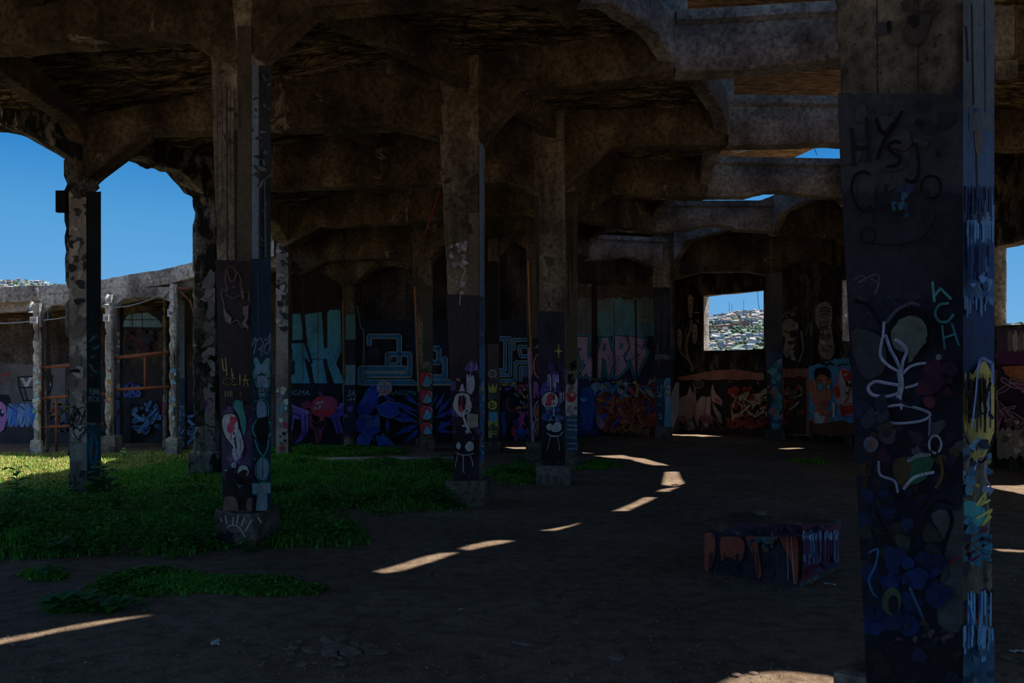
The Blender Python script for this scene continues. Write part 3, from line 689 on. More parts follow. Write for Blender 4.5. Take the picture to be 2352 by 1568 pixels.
# a fallen sheet on the wing roof
def FC(key,pl,pr,D,label,top,ped=None,worn=.035,m='facade'):
    return column(key,pl,pr-4,pr,D,pl,650,label,m,ped=ped,ptop=top,yaw=math.radians(-8),depth=.3,worn=worn,rough=.015)
FC('F3',74,97,17.25,'slim yard-front column carrying the left one of the three white signs',3.62,(.04,.35,'facade'))
FC('F2',240,262,17.05,'slim yard-front column carrying the middle one of the three white signs',3.8,(.08,.45,'facade'))
FC('F1',387,408,16.9,'slim yard-front column carrying the right one of the three white signs',4.05,(.05,.42,'facade'))
FC('H3',98,110,19.0,'narrow inner column with vertical black letters behind the left sign column',3.7)
FC('H2',266,279,18.8,'narrow inner column with blue letters behind the middle sign column',3.9,m='column')
FC('H1',408,428,18.6,'narrow inner column behind the right sign column',4.2,m='column')
FC('H0',372,387,18.9,'narrow brown inner column left of the right sign column',4.1,m='column')
for a_,b_,lab in (('F3','F2','left'),('F2','F1','right')):
    pass
hb=[('F3','F2',3.7,'left one'),('F2','F1',3.85,'right one')]
for k,(a_,b_,z,lb) in enumerate(hb):
    pa,pb=P2(a_),P2(b_)
    beam((pa[0],pa[1]+.12),(pb[0],pb[1]+.12),f'haunched head beam under the pale lintel, {lb} of two full bays',z-.12,z-.4,z-.3,.3,.3,.2,z+.14,'facade',seed=70+k)
# signs
def sign(px0,px1,y0,y1,D,label,seed):
    c=PX((px0+px1)/2,D); z0,z1=ZY(y1,D),ZY(y0,D); w=(px1-px0)/F*D
    root=empty('notice_sign',(c.x,c.y,z0),label,'sign')
    part('board',box_me((-w/2,-.012,z0),(w/2,.012,z1),0,(c.x,c.y,0),bev=.003),M['signwhite'],root)
    P=Paint((c.x,c.y-.0135,0),(0,-1,0),off=.001)
    R=random.Random(seed); red=L(190,40,50); bl=L(60,60,80); W=px1-px0; H=y1-y0
    P.text('A',px0+W*.08,y0+H*.65,H*.35,red,w=W*.2)
    for i,fr in enumerate((.38,.55,.72)): P.line([(px0+W*.34,y0+H*fr),(px0+W*(.86-.1*R.random()),y0+H*fr)],H*.06,bl if i else red)
    if seed==3: P.line([(px0+1,y0+3),(px1-1,y1-3)],.9,bl); P.line([(px0+2,y1-5),(px1-2,y0+7)],.9,bl)
    P.done('notice_marks',root,'red symbol and small lines of lettering')
sign(69,85.5,727,742,17.1,'white notice board tied to the leftmost yard-front column',1)
sign(237,250,721.5,738,16.9,'white notice board tied to the middle yard-front column',2)
sign(385,398,709.5,727,16.75,'white notice board with crossing lines on the right yard-front column',3)
# red steel frames
def rails(name,items,label,mats='rust'):
    c=items[0][0]; root=empty(name,(c[0],c[1],c[2]),label,'railing')
    for k,(a,b,r_,nm,*mm) in enumerate(items):
        part(nm,tube([a,b],r_,4),M[mm[0] if mm else mats],root)
def Q(px,y,D): p=PX(px,D); return (p.x,p.y,ZY(y,D))
rails('steel_railing',[(Q(259,822,17.2),Q(388,809,17.2),.045,'top_rail'),(Q(261,895,17.2),Q(389,888,17.2),.04,'bottom_rail'),(Q(333,814,17.2),Q(334,890,17.2),.035,'upright'),(Q(259,728,17.2),Q(262,1030,17.2),.05,'post','rustdark')],'rusty red steel frame filling the doorway between middle and right sign columns')
rails('steel_railing',[(Q(96,844,17.35),Q(236,831,17.35),.04,'top_rail'),(Q(96,914,17.35),Q(240,904,17.35),.04,'middle_rail'),(Q(97,981,17.35),Q(240,974,17.35),.035,'bottom_rail'),(Q(129,912,17.35),Q(130,1036,17.35),.035,'upright'),(Q(95,735,17.35),Q(98,1040,17.35),.045,'post','rustdark')],'rusty red steel frame in the doorway right of the leftmost sign column')
rails('steel_railing',[(Q(396,662,17),Q(452,662,17),.03,'top_rail'),(Q(410,666,17),Q(436,690,17),.022,'brace'),(Q(436,690,17),Q(446,720,17),.022,'brace')],'small rusty bracket frame beside the right sign column head')
def cable(pts,r,label,m='black',name='cable'):
    tag(obj(name,tube([Vector(p) for p in pts],r,5),M[m]),label,'cable')
def sag(a,b,s,n=14): return [tuple(a[j]+(b[j]-a[j])*i/n-(s*4*(i/n)*(1-i/n) if j==2 else 0) for j in range(3)) for i in range(n+1)]
cable(sag(Q(-40,741,17.3),Q(78,737,17.3),.03),.016,'grey cable running off the left edge below the low lintel','galv')
cable(sag(Q(100,735,17.3),Q(236,706,17.3),.05),.014,'sagging cable between the left and middle sign columns','galv')
cable(sag(Q(245,706,17.1),Q(378,672,17.1),.1),.014,'sagging cable between the middle and right sign columns','galv')
cable([Q(110,716,17.5),Q(110,733,17.5)],.02,'short bent pipe hanging from the left end bay','galv','pipe')
for px,y,lab in ((66,705,'left'),(240,688,'middle'),(384,672,'right')):
    me=tube([Q(px+9,y-12,17.0),Q(px-6,y+12,16.9),Q(px+9,y+12,17.0)],.03,4)
    tag(obj('wall_bracket',me,M['galv']),f'small blue-grey bracket above the {lab} white sign','bracket')
# rope and stray wires
tag(obj('hanging_rope',tube(sag(Q(1010,436,11.6),Q(975,538,11.6),.02),.014,5),M['rope']),'frayed red-brown rope hanging left of the wide-block column','rope')
cable([Q(1740,668,23.3),Q(1741,690,23.3),Q(1744,712,23.3)],.008,'thin wire dangling in the square window opening')
cable([Q(1868,333,14.7),Q(1874,350,15.2),Q(1877,356,15.2)],.006,'bent reinforcing bar sticking down against the sky patch')
cable([Q(20,215,9.3),Q(64,268,9.6),Q(112,325,10)],.008,'loose thin wire under the roof at upper left')
bb=box_me((-.07,-.03,-.16),(.07,.03,.16),0,(0,0,0),bev=.006)
p=PX(141,10.6); tag(obj('metal_plate',bb,M['black'],loc=(p.x,p.y,ZY(463,10.6))),'small dark plate sticking out of the lone weathered column','plate')
# ================================================================== GRAFFITI AND STAINS (paint on the real surfaces)
GAIN=[9.0]
def C(r,g,b):
    q=L(r,g,b); m=.2126*q[0]+.7152*q[1]+.0722*q[2]; v=[(x*.8+m*.2)*GAIN[0]+.004 for x in q]; k=min(1,.8/max(v)); return tuple(x*k for x in v)
def wp(k,**a): o,p0,n,d=WALLS[k]; return Paint(p0+n*0,n,None,off=.004,step=.0015),o
R_=random.Random
def wild(P,x0,y0,x1,y1,fills,outs,n,seed,s0=.10,s1=.26,ow=1.3):
    """interlocked pointed wild-style letter pieces"""
    R=R_(seed); W=x1-x0; H=y1-y0
    for i in range(n):
        cx=x0+W*((i*0.618)%1); cy=R.uniform(y0+H*.15,y1-H*.15); a=R.uniform(-1.2,1.2)+(PI/2 if R.random()<.4 else 0)
        ln=R.uniform(s0,s1)*max(W,H)*1.1; th=ln*R.uniform(.16,.34); c,s=math.cos(a),math.sin(a); b=R.uniform(-.35,.35)*ln
        loc=[(-ln,-th*.2),(-ln*.3,-th+b*.2),(ln*.45,-th*.8+b),(ln,-th*1.5+b),(ln*.8,th*.9+b),(ln*.2,th*.7+b*.6),(-ln*.5,th+b*.1)]
        pts=[(min(max(cx+u*c-v*s,x0),x1),min(max(cy+u*s+v*c,y0),y1)) for u,v in loc]
        sm=smooth(pts,True,3); P.poly(sm,R.choice(fills)); P.line(sm,ow,R.choice(outs),close=True)
        if R.random()<.5: P.line([pts[0],((pts[2][0]+pts[5][0])/2,(pts[2][1]+pts[5][1])/2)],ow*.8,R.choice(outs))
def tagmarks(P,x0,y0,x1,y1,col,n,seed,w=1.1):
    """small hand-style tags: loops and zig-zags on a baseline"""
    R=R_(seed)
    for _ in range(n):
        x,y=R.uniform(x0,x1),R.uniform(y0,y1); s=R.uniform(3,8); p=[]
        for i in range(R.randint(4,8)): p.append((min(x1,x+i*s*.45),y+R.uniform(-s,s)))
        (P.curve if R.random()<.6 else P.line)(p,w,R.choice(col))
# ---------------------------------------------------------------- back wall
P,wo=wp('mural'); GAIN[0]=11
P.rect(640,878,1560,1040,C(9,11,17),1.5,3)
P.rect(640,600,820,880,C(17,13,11)); 
P.rect(806,735,1320,880,C(14,18,24),2,4)
teal,teal2=C(22,66,72),C(20,70,84)
P.poly([(640,722),(690,720),(697,780),(640,783)],teal)
P.poly([(700,722),(739,716),(744,800),(712,812),(706,790)],teal)
P.poly([(752,716),(758,711),(782,711),(784,806),(770,838),(752,800)],teal)
P.poly([(640,786),(706,788),(717,828),(706,832),(702,826),(712,880),(640,880)],teal2)
P.poly([(713,826),(742,826),(757,880),(722,880)],teal2)
P.poly([(749,820),(768,826),(788,868),(788,880),(768,880),(752,838)],teal2)
P.poly([(716,800),(784,800),(772,826),(712,824)],teal2)
P.poly([(786,722),(818,722),(818,778),(786,778)],C(24,60,66)); P.poly([(788,838),(820,838),(820,884),(788,884)],C(34,66,74))
P.rect(642,828,676,860,C(12,16,22)); dk=C(12,15,20)
P.line([(640,786),(700,785),(716,832),(704,834)],5,dk); P.line([(703,826),(716,882)],7,dk); P.line([(746,826),(756,882)],8,dk)
for i in range(60): 
    R=R_(i); P.ell(R.uniform(650,775),R.choice([R.uniform(820,826),R.uniform(760,764),R.uniform(808,824)]),R.uniform(.6,2),R.uniform(.4,1.2),C(25,18,12))
for x in (695,730,828,872,934): P.line([(x,640),(x+1,880)],1.6,C(38,26,14) if x<800 else C(10,9,8))
# crack
P.line([(820,704),(824,720),(828,750),(836,762),(836,800),(834,850)],2.4,C(60,62,66))
# maze
cr,tl=C(78,84,78),C(10,52,74)
def maze(segs,w,wo=3.0):
    for s in segs: P.line(s,w+2*wo,cr)
    for s in segs: P.line(s,w,tl)
maze([[(848,791),(848,772),(917,772),(917,838),(890,838),(890,813),(941,813)],[(941,813),(941,862),(833,862),(833,850),(930,850)]],8,2)
P.rect(898,818,908,828,cr); P.rect(900,820,911,828,dk)
P.line([(852,866),(945,866)],3,cr); P.line([(850,878),(1035,878)],6,tl); P.line([(832,884),(1035,884)],2.4,cr)
maze([[(828,880),(828,846),(930,846)],[(828,878),(948,878)]],10,2)
maze([[(995,800),(1008,800),(1008,832),(995,832)],[(1022,822),(1022,866),(985,866)],[(985,877),(1035,877)]],9,2)
maze([[(1143,778),(1160,778),(1160,850),(1143,850)],[(1143,861),(1172,861),(1172,776),(1140,776)],[(1180,802),(1180,780),(1222,780)],[(1222,796),(1192,796),(1196,818),(1222,818)],[(1140,874),(1184,874),(1184,832),(1226,832)],[(1196,874),(1196,844),(1226,844)],[(1206,862),(1206,850),(1226,850)]],5.5,1.7)
for x,y,s in ((880,755,10),(932,785,14),(846,800,16),(1010,790,10),(1178,760,8)): P.rect(x,y,x+s*1.6,y+s,C(8,20,32))
# purple letters and red skull piece
v1,v2,v3=C(62,44,110),C(34,24,74),C(90,66,130)
P.poly([(660,932),(708,950),(708,990),(694,998),(690,965),(676,960),(672,990),(660,1000)],v1); P.poly([(660,930),(664,926),(712,944),(708,952)],v3)
P.poly([(694,992),(708,990),(690,1014),(676,1018)],v2); P.line([(668,946),(690,956),(692,992)],2.5,C(10,8,20)); P.line([(700,952),(701,992)],1.8,C(14,10,30))
P.poly([(746,954),(762,940),(788,930),(790,952),(780,958),(792,1000),(772,994),(762,962)],v2); P.poly([(746,954),(764,938),(790,927),(786,936),(756,956)],v3)
P.poly([(776,928),(796,922),(818,930),(800,938)],v3); P.poly([(790,964),(812,968),(818,990),(800,1002),(796,980)],v1)
P.line([(770,958),(778,990),(790,998)],2,C(8,6,16)); P.line([(756,950),(784,938)],1.6,C(8,6,16))
rd,rdd=C(110,20,36),C(56,14,34)
P.ell(704,929,12,9,rdd); P.ell(742,934,29,25,rd,0,26,.03); P.ell(756,926,20,16,C(76,18,40)); P.poly([(732,906),(734,894),(741,908)],C(40,24,70))
P.blob([(712,940),(716,970),(726,980),(730,968),(738,960),(746,962),(748,976),(740,990),(736,1010),(726,1016),(722,990),(710,976)],rdd)
P.blob([(730,966),(742,962),(746,974),(738,984),(728,982)],C(12,6,12)); P.ell(738,962,5,3,C(140,50,70)); P.line([(724,980),(730,996),(732,1010)],2.5,C(10,6,14))
P.curve([(714,948),(718,966),(728,972),(740,960),(744,945)],2,C(150,40,52))
for q in ([(722,926),(732,920),(737,925),(728,931)],[(738,918),(746,922),(741,928),(735,924)],[(719,934),(728,933),(729,940),(720,941)],[(731,931),(739,930),(736,938),(730,940)]): P.poly(q,C(190,140,160))
P.text('ENIGMA.',648,907,12,C(60,140,146),w=66,shear=.1)
P.text('eNiGMa',899,907,11.5,C(44,104,116),w=56,shear=.15)
tagmarks(P,793,898,818,918,[C(90,100,120)],3,8); P.line([(796,902),(806,898),(804,910),(798,918)],1.4,C(150,160,170)); P.line([(808,904),(812,916),(818,908)],1.3,C(150,160,170)); P.line([(796,910),(802,906)],1.2,C(150,160,170))
# blue blades and facets of the middle mural
b1,b2,b3,b4=C(14,40,110),C(26,72,160),C(8,24,74),C(50,110,190)
P.poly([(818,935),(850,886),(864,884),(872,900),(868,930),(850,950),(826,962)],b3); P.poly([(826,930),(842,894),(852,890),(848,918)],b2); P.poly([(846,900),(866,890),(868,915),(852,926)],b1)
P.poly([(812,968),(836,952),(866,958),(874,990),(856,1000),(822,992)],b1); P.poly([(836,956),(870,952),(874,978),(842,982)],b4); P.poly([(820,1004),(842,990),(862,994),(846,1022),(818,1022)],b2); P.poly([(862,1000),(880,1000),(905,1022),(868,1024)],b2)
P.poly([(866,934),(890,920),(914,928),(916,950),(896,960),(872,952)],b1); P.line([(866,934),(890,920),(914,928),(916,950),(896,960),(872,952)],1.8,C(90,140,190),close=True)
P.line([(818,962),(836,952),(850,955)],1.6,C(90,140,190)); P.line([(820,1020),(824,1000),(842,990)],1.6,C(90,140,190)); P.line([(878,996),(890,1006),(906,1024)],1.8,C(100,150,190)); P.line([(848,1014),(852,1004),(860,1012)],1.5,C(120,160,190))
P.text('CASH',842,967,7,C(6,10,34),w=24,rot=-.25); P.line([(855,958),(864,950),(856,968),(852,976)],1.2,C(6,10,34))
R=R_(12)
def blade(x0,y0,x1,y1,w,c,h=None):
    dx,dy=x1-x0,y1-y0; l=math.hypot(dx,dy); nx,ny=-dy/l*w,dx/l*w
    P.poly([(x0,y0),(x0+dx*.4+nx,y0+dy*.4+ny),(x1,y1),(x0+dx*.35-nx,y0+dy*.35-ny)],c)
    P.line([(x0+dx*.05,y0+dy*.05),(x0+dx*.45+nx*.6,y0+dy*.45+ny*.6),(x1,y1)],1,h or C(70,120,190))
for a in ((905,922,962,946,5),(915,930,960,958,5),(912,945,962,972,7),(900,960,960,968,6),(960,975,903,1000,7),(962,985,930,1018,6),(890,960,890,1000,5),(930,905,960,930,6),(880,908,906,920,5),(992,930,1004,905,4),(1000,940,1022,900,5),(1005,950,1036,912,6),(1000,960,1038,940,6),(1002,985,1040,965,7),(1002,988,1040,992,5),(1008,970,1038,975,5),(1030,955,1046,925,5)):
    blade(*a,R.choice([b1,b2,b3,b1]))
P.curve([(912,956),(925,960),(930,985),(945,965)],2,C(5,14,50)); P.curve([(1012,948),(1030,946),(1024,960),(1040,962)],2,C(5,14,50))
P.ell(883,891,18,17,C(170,180,190),0,22); P.poly([(872,904),(866,913),(878,907)],C(170,180,190))
P.text('WILD',871,892,9,C(24,40,100),w=24,weight=.02); P.text('OLEYS.',869,902,9,C(150,30,44),w=28,weight=.02); P.line([(879,876),(883,882),(889,874)],1.6,C(150,30,44)); P.line([(876,906),(884,903),(892,905)],1.4,C(24,40,100))
P.line([(832,1021),(850,1022)],1.5,C(60,110,160)); P.line([(888,1025),(904,1024)],1.6,C(120,150,180))
# colourful bird piece
cols=[C(16,70,100),C(120,36,30),C(130,110,30),C(20,40,110),C(90,30,90),C(12,90,110),C(150,70,40),C(60,30,60)]
P.ell(1178,925,16,32,C(8,10,18)); P.ell(1168,948,18,34,C(12,16,26)); 
R=R_(5)
for i in range(64):
    t=i/63; 
    if t<.35: x,y,a=1144+t/.35*80,884+R.uniform(-4,10)+abs(t-.17)*10,R.uniform(-.4,.4)
    else: x=R.uniform(1186,1224); y=R.uniform(892,1010); a=1.1+R.uniform(-.5,.5)+(y-950)*.004; x-=max(0,(y-960))*.25
    l=R.uniform(9,20); w=R.uniform(2.5,5); c,s=math.cos(a),math.sin(a)
    pts=smooth([(x-l*c*.5,y-l*s*.5),(x-w*s,y+w*c),(x+l*c*.5,y+l*s*.5),(x+w*s,y-w*c)],True,3)
    P.poly(pts,R.choice(cols)); P.line(pts,1,C(8,10,22),close=True)
P.curve([(1168,915),(1164,930),(1172,942),(1190,938),(1182,946),(1166,938)],2.2,C(170,60,34)); P.ell(1192,936,7,3,C(150,110,30))
P.blob([(1188,968),(1198,948),(1206,950),(1200,975),(1192,984)],C(110,34,100)); P.poly([(1174,985),(1182,970),(1186,1004),(1176,1000)],C(90,24,24)); P.poly([(1150,950),(1160,945),(1164,990),(1154,1004)],C(14,30,70)); P.blob([(1182,990),(1196,984),(1214,992),(1200,998)],C(20,60,120))
P.patches(1142,960,1220,1004,[C(10,14,30),C(14,30,60)],5,3,4,9)
# pale bay and LAPS letters
P.rect(1316,652,1366,872,C(44,46,44)); P.rect(1372,668,1506,772,C(34,58,58)); P.rect(1372,660,1452,716,C(42,50,46)); P.poly([(1405,684),(1440,672),(1500,670),(1502,772),(1405,772)],C(32,62,64))
P.poly([(1418,682),(1460,674),(1500,668),(1504,742),(1462,736),(1460,700)],C(40,54,44)); P.rect(1318,655,1500,685,C(34,28,20),4,8)
P.rect(1316,856,1512,884,C(20,18,36),1.2,7); P.rect(1480,818,1510,870,C(18,24,34))
ac=C(20,84,98); pk=C(96,78,92); ol=C(12,22,34)
LAPS=[[(1316,772),(1353,772),(1349,816),(1354,820),(1366,826),(1368,866),(1352,868),(1346,858),(1340,868),(1332,854),(1324,872),(1344,838),(1330,820),(1328,806),(1336,800),(1316,800)],
 [(1371,796),(1376,800),(1380,774),(1398,774),(1402,794),(1414,824),(1400,866),(1396,866),(1391,830),(1384,822),(1382,868),(1372,868)],
 [(1411,770),(1440,772),(1446,796),(1432,818),(1442,842),(1418,866),(1410,866),(1414,830),(1410,800)],
 [(1442,770),(1484,778),(1478,792),(1488,808),(1462,864),(1458,866),(1448,830),(1434,826),(1446,800)]]
for q in LAPS: P.line(q,8,ac,close=True)
for q in LAPS: P.poly(q,pk)
for q in LAPS: P.line(q,1.9,ol,close=True)
P.poly([(1386,802),(1390,790),(1391,804)],ac); P.line([(1385,803),(1389,789),(1391,804)],1.5,ol,close=True); P.poly([(1425,786),(1432,795),(1424,802)],ac); P.line([(1425,786),(1432,795),(1424,802)],1.5,ol,close=True)
P.line([(1456,790),(1464,792),(1476,800),(1480,792)],1.8,ol); P.line([(1442,828),(1456,824),(1470,812),(1462,816)],1.8,ol); P.poly([(1386,826),(1392,832),(1397,866),(1384,866)],C(14,48,56)); P.line([(1354,816),(1356,808),(1362,824),(1368,826)],1.6,ol); P.line([(1316,800),(1322,795),(1316,788)],1.6,ol)
P.rect(1360,640,1371,876,C(14,9,7),0); P.line([(1460,690),(1462,866)],4,C(20,12,9)); P.line([(1411,690),(1413,860)],1.6,C(52,38,22)); P.line([(1372,800),(1369,858)],3,C(10,7,6))
for i in range(50):
    R=R_(i+90); P.ell(R.uniform(1340,1480),R.uniform(816,832),R.uniform(.6,2.2),R.uniform(.4,1.2),C(44,26,32))
P.line([(1464,734),(1500,736)],1.4,C(80,84,80)); tagmarks(P,1470,842,1494,852,[C(14,20,28)],4,3,1.4)
P.line([(1400,686),(1440,676),(1470,688),(1500,698)],1.6,C(54,44,30))
# dark blue face
P.rect(1326,884,1376,1000,C(8,18,42),1.5,2); P.blob([(1336,900),(1360,888),(1374,910),(1368,960),(1350,990),(1336,970)],C(8,30,66)); P.ell(1340,917,9,4.5,C(30,86,120)); P.ell(1341,919,6,2,C(90,150,170)); P.curve([(1352,890),(1362,920),(1358,960),(1346,985)],3,C(12,44,96)); P.curve([(1368,895),(1372,930),(1362,975),(1350,992)],2.5,C(12,36,80)); P.curve([(1332,930),(1336,950),(1344,958)],1.5,C(30,60,96)); P.curve([(1330,972),(1340,974),(1346,968)],2.5,C(10,50,80))
P.blob([(1357,888),(1362,880),(1374,878),(1384,886),(1380,896),(1370,899),(1366,908),(1364,898)],C(60,84,100)); P.ring(1362,876,8,6,2,C(130,120,20),12,PI,2*PI)
# red and orange wild style
for px_,py_,cc in ((1440,940,C(70,26,14)),):
    P.blob([(1368,925),(1384,900),(1420,888),(1470,884),(1508,890),(1508,985),(1460,992),(1400,996),(1372,972)],cc)
fl=[C(140,70,34),C(150,80,34),C(120,48,26),C(150,34,34),C(130,24,26),C(160,96,50),C(24,36,80),C(170,80,60)]
wild(P,1369,894,1509,986,fl,[C(22,8,14),C(34,12,12),C(60,14,20)],44,21,.07,.17,1.1)
wild(P,1378,878,1508,912,[C(20,60,84),C(120,110,40),C(130,40,50),C(24,44,100),C(80,90,96)],[C(14,14,26)],16,31,.08,.16,1)
P.curve([(1376,905),(1390,896),(1410,894),(1424,884),(1438,880),(1436,900),(1424,914)],5,C(20,76,96)); P.curve([(1372,938),(1390,928),(1404,912)],3,C(20,50,110))
for x,y in ((1383,891),(1437,881),(1503,873)):
    for k in range(8):
        a=k*PI/4; l=12 if k%2==0 else 6; P.line([(x,y),(x+l*math.cos(a),y+l*math.sin(a))],1.3,C(190,210,220),taper=True)
    P.ell(x,y,3,3,C(200,215,225))
P.line([(1406,878),(1430,874),(1420,880)],2,C(130,120,20)); P.poly([(1452,880),(1460,872),(1464,884)],C(150,140,70)); P.poly([(1486,884),(1494,868),(1500,878)],C(150,130,60)); P.blob([(1372,955),(1384,962),(1390,976),(1380,984),(1370,972)],C(60,50,56))
P.rect(1440,978,1508,1002,C(44,24,10),2,5); P.line([(1404,980),(1406,992),(1432,978),(1434,990),(1480,976)],1.8,C(90,70,20)); P.patches(1440,982,1500,1000,[C(70,38,14),C(30,16,8)],8,9,4,12,.7)
P.drips(640,1500,990,30,C(20,14,12),6,24,2,4)
P.done('mural',wo,'wall-long mural with teal letters, cream-lined maze, blue blades, pink LAPS lettering and red wild style')
# ---------------------------------------------------------------- window wall
P,wo=wp('win'); GAIN[0]=11
sal=C(84,48,36)
P.poly([(1543,868),(1580,862),(1640,850),(1690,848),(1740,856),(1800,862),(1800,884),(1543,884)],sal); P.rect(1543,872,1810,1000,C(16,13,10),1.5,2)
P.rect(1543,980,1810,1004,C(36,20,12),3,3)
tr=C(70,60,46)
P.curve([(1590,850),(1588,836),(1582,826),(1576,800),(1578,780),(1586,756),(1588,736)],6,tr); P.curve([(1587,832),(1574,820),(1566,812),(1562,804)],4,tr); P.curve([(1577,776),(1574,764),(1578,752)],2,tr)
for x,y,h in ((1586,706,26),(1561,780,22),(1596,768,22)):
    P.blob([(x-6,y-h*.4),(x-5,y-h*.9),(x,y-h*1.15),(x+5,y-h*.9),(x+6,y-h*.4),(x+4,y+h*.6),(x,y+h),(x-4,y+h*.6)],C(80,66,50)); P.line([(x-5,y-h*.35),(x,y-h*.1),(x+5,y-h*.35)],1.5,C(22,16,12)); P.line([(x-3,y+h*.5),(x,y+h*.65),(x+3,y+h*.5)],1.3,C(22,16,12)); P.line([(x,y-4),(x,y+h*.45)],1.2,C(36,28,20)); P.line([(x-6,y-h*.6),(x+6,y-h*.6)],1.2,C(24,18,12))
P.rect(1594,716,1606,719,C(90,80,66)); P.poly([(1598,738),(1602,732),(1608,742)],C(70,60,50))
# pale brown CRUS piece
g1=C(92,74,66); gp=C(120,52,60)
for q,c in (([(1553,945),(1562,912),(1578,906),(1584,884),(1592,902),(1598,906),(1604,940),(1590,960),(1598,985),(1582,990),(1570,970),(1556,968)],g1),([(1598,925),(1612,908),(1624,912),(1626,940),(1634,966),(1622,985),(1606,960),(1604,985),(1594,960)],g1),([(1622,912),(1634,908),(1632,950),(1640,966),(1618,965)],g1),([(1632,900),(1636,878),(1644,902),(1660,920),(1658,932),(1636,922),(1656,950),(1660,975),(1650,968),(1638,940)],g1)):
    P.poly(q,c); P.line(q,1.4,C(30,22,20),close=True)
P.poly([(1640,912),(1656,918),(1657,926),(1643,922)],gp); P.poly([(1563,956),(1572,952),(1578,972),(1592,985),(1576,980),(1562,968)],gp); P.poly([(1608,954),(1630,952),(1640,974),(1612,968)],gp)
for i in range(9): P.line([(1608+i*4.6,954+i),(1610+i*4.6,972)],1.4,C(40,14,18))
P.text('63',1646,962,7,C(40,30,26),w=10); P.ring(1604,882,11,9,1.6,C(104,88,66)); P.ring(1604,882,5,4,1.3,C(104,88,66)); P.line([(1594,886),(1594,905),(1598,905),(1597,890),(1606,892)],1.5,C(104,88,66))
P.line([(1553,945),(1550,968),(1562,980),(1584,988)],2,C(70,60,46)); P.curve([(1560,992),(1576,970),(1592,966),(1606,990)],3,C(26,34,26)); P.curve([(1612,988),(1620,962),(1640,960),(1660,988)],2.5,C(60,44,24))
# orange and cream bubble piece
P.patches(1670,895,1806,985,[C(86,16,12),C(70,14,12)],26,4,6,15,1)
for i in range(30):
    R=R_(i+300); x=R.uniform(1668,1800); y=R.choice([R.uniform(876,905),R.uniform(960,985)]); P.ell(x,y,R.uniform(1.5,3.5),R.uniform(1.5,3.5),C(150,84,16))
crm=C(96,86,60)
wild(P,1680,892,1800,970,[crm,C(104,92,64),C(84,74,52)],[C(22,12,8),C(30,10,8),C(110,80,20)],34,77,.07,.16,1.5)
P.patches(1690,962,1780,982,[C(80,20,14),C(64,16,12)],8,14,6,12,.8); P.rect(1670,984,1806,1004,C(30,16,10),2,9)
P.done('mural',wo,'painted faces on a branching tree above brown lettering and a cream and red bubble piece')
P,wo=wp('faces'); GAIN[0]=7.5
P.rect(1798,846,1860,1000,C(90,54,44),2,3); P.rect(1800,866,1852,996,C(40,22,16),3,3)
wild(P,1801,880,1842,962,[crm,C(104,92,64),C(110,30,20)],[C(22,12,8),C(110,80,20)],16,12,.09,.2,1.4); P.patches(1802,880,1845,985,[C(96,20,14),C(130,70,18)],8,7,3,7)
P.rect(1797,718,1836,846,C(22,18,14),3,1)
sk=C(86,78,64)
# stencil faces
P.blob([(1798,742),(1808,732),(1822,734),(1832,745),(1832,760),(1826,762),(1826,790),(1820,806),(1828,826),(1814,824),(1800,812),(1800,790),(1797,770)],sk)
P.line([(1802,760),(1812,764),(1832,757)],3,C(20,15,12)); P.blob([(1814,762),(1826,758),(1828,770),(1818,776)],C(20,15,12)); P.curve([(1818,770),(1824,782),(1818,786)],1.8,C(24,18,14)); P.blob([(1808,786),(1818,783),(1826,786),(1818,792)],C(24,18,14)); P.blob([(1800,770),(1804,780),(1800,792),(1797,780)],C(24,18,14)); P.patches(1800,732,1830,750,[C(28,20,14),sk],14,5,1,3); P.patches(1804,800,1828,824,[C(28,20,14),sk],16,6,1,3.5)
P.curve([(1798,722),(1812,718),(1826,720)],4,C(70,60,44)); P.patches(1797,704,1828,730,[C(80,66,48),C(20,16,12)],10,8,2,5,.6)
P.blob([(1872,712),(1884,696),(1902,694),(1912,712),(1910,745),(1914,780),(1918,800),(1908,824),(1888,820),(1878,800),(1884,770),(1874,740)],C(66,56,42)); 
for y in (708,714,722): P.curve([(1882,y+2),(1894,y-2),(1908,y+2)],2.4,C(26,20,14))
P.ring(1896,732,9,9,1.8,C(26,20,14),14,.2,2.9); P.line([(1886,738),(1880,770),(1892,800),(1902,812)],1.8,C(28,22,16)); P.patches(1872,730,1912,815,[C(84,72,56),C(40,32,24)],20,10,2,6,2); P.line([(1864,745),(1862,790)],5,C(60,52,40)); P.rect(1846,770,1868,840,C(20,16,14),3,5); P.line([(1840,760),(1845,800),(1836,830)],5,C(64,58,50)); P.line([(1838,812),(1846,800)],2,C(28,22,16))
# man with glasses on blue
P.rect(1858,838,1996,972,C(16,76,98),4,6); P.rect(1858,968,1996,1000,C(50,30,14),4,4); tagmarks(P,1892,826,1950,834,[C(24,90,106)],16,3,2.6)
sk1,sk2,sk3=C(150,84,48),C(104,50,32),C(190,116,66)
P.poly([(1866,955),(1872,940),(1892,936),(1904,944),(1906,968),(1866,972)],sk2); P.poly([(1870,948),(1880,944),(1898,950),(1890,972),(1872,972)],C(130,130,130)); P.poly([(1876,944),(1892,944),(1886,958)],sk2)
P.blob([(1872,872),(1880,862),(1896,860),(1908,872),(1910,892),(1906,920),(1898,938),(1886,946),(1874,934),(1868,910),(1870,890)],sk1)
P.blob([(1868,905),(1880,915),(1884,934),(1890,944),(1878,942),(1868,926)],sk2); P.blob([(1880,922),(1892,918),(1904,922),(1900,938),(1888,946),(1880,938)],C(80,44,38))
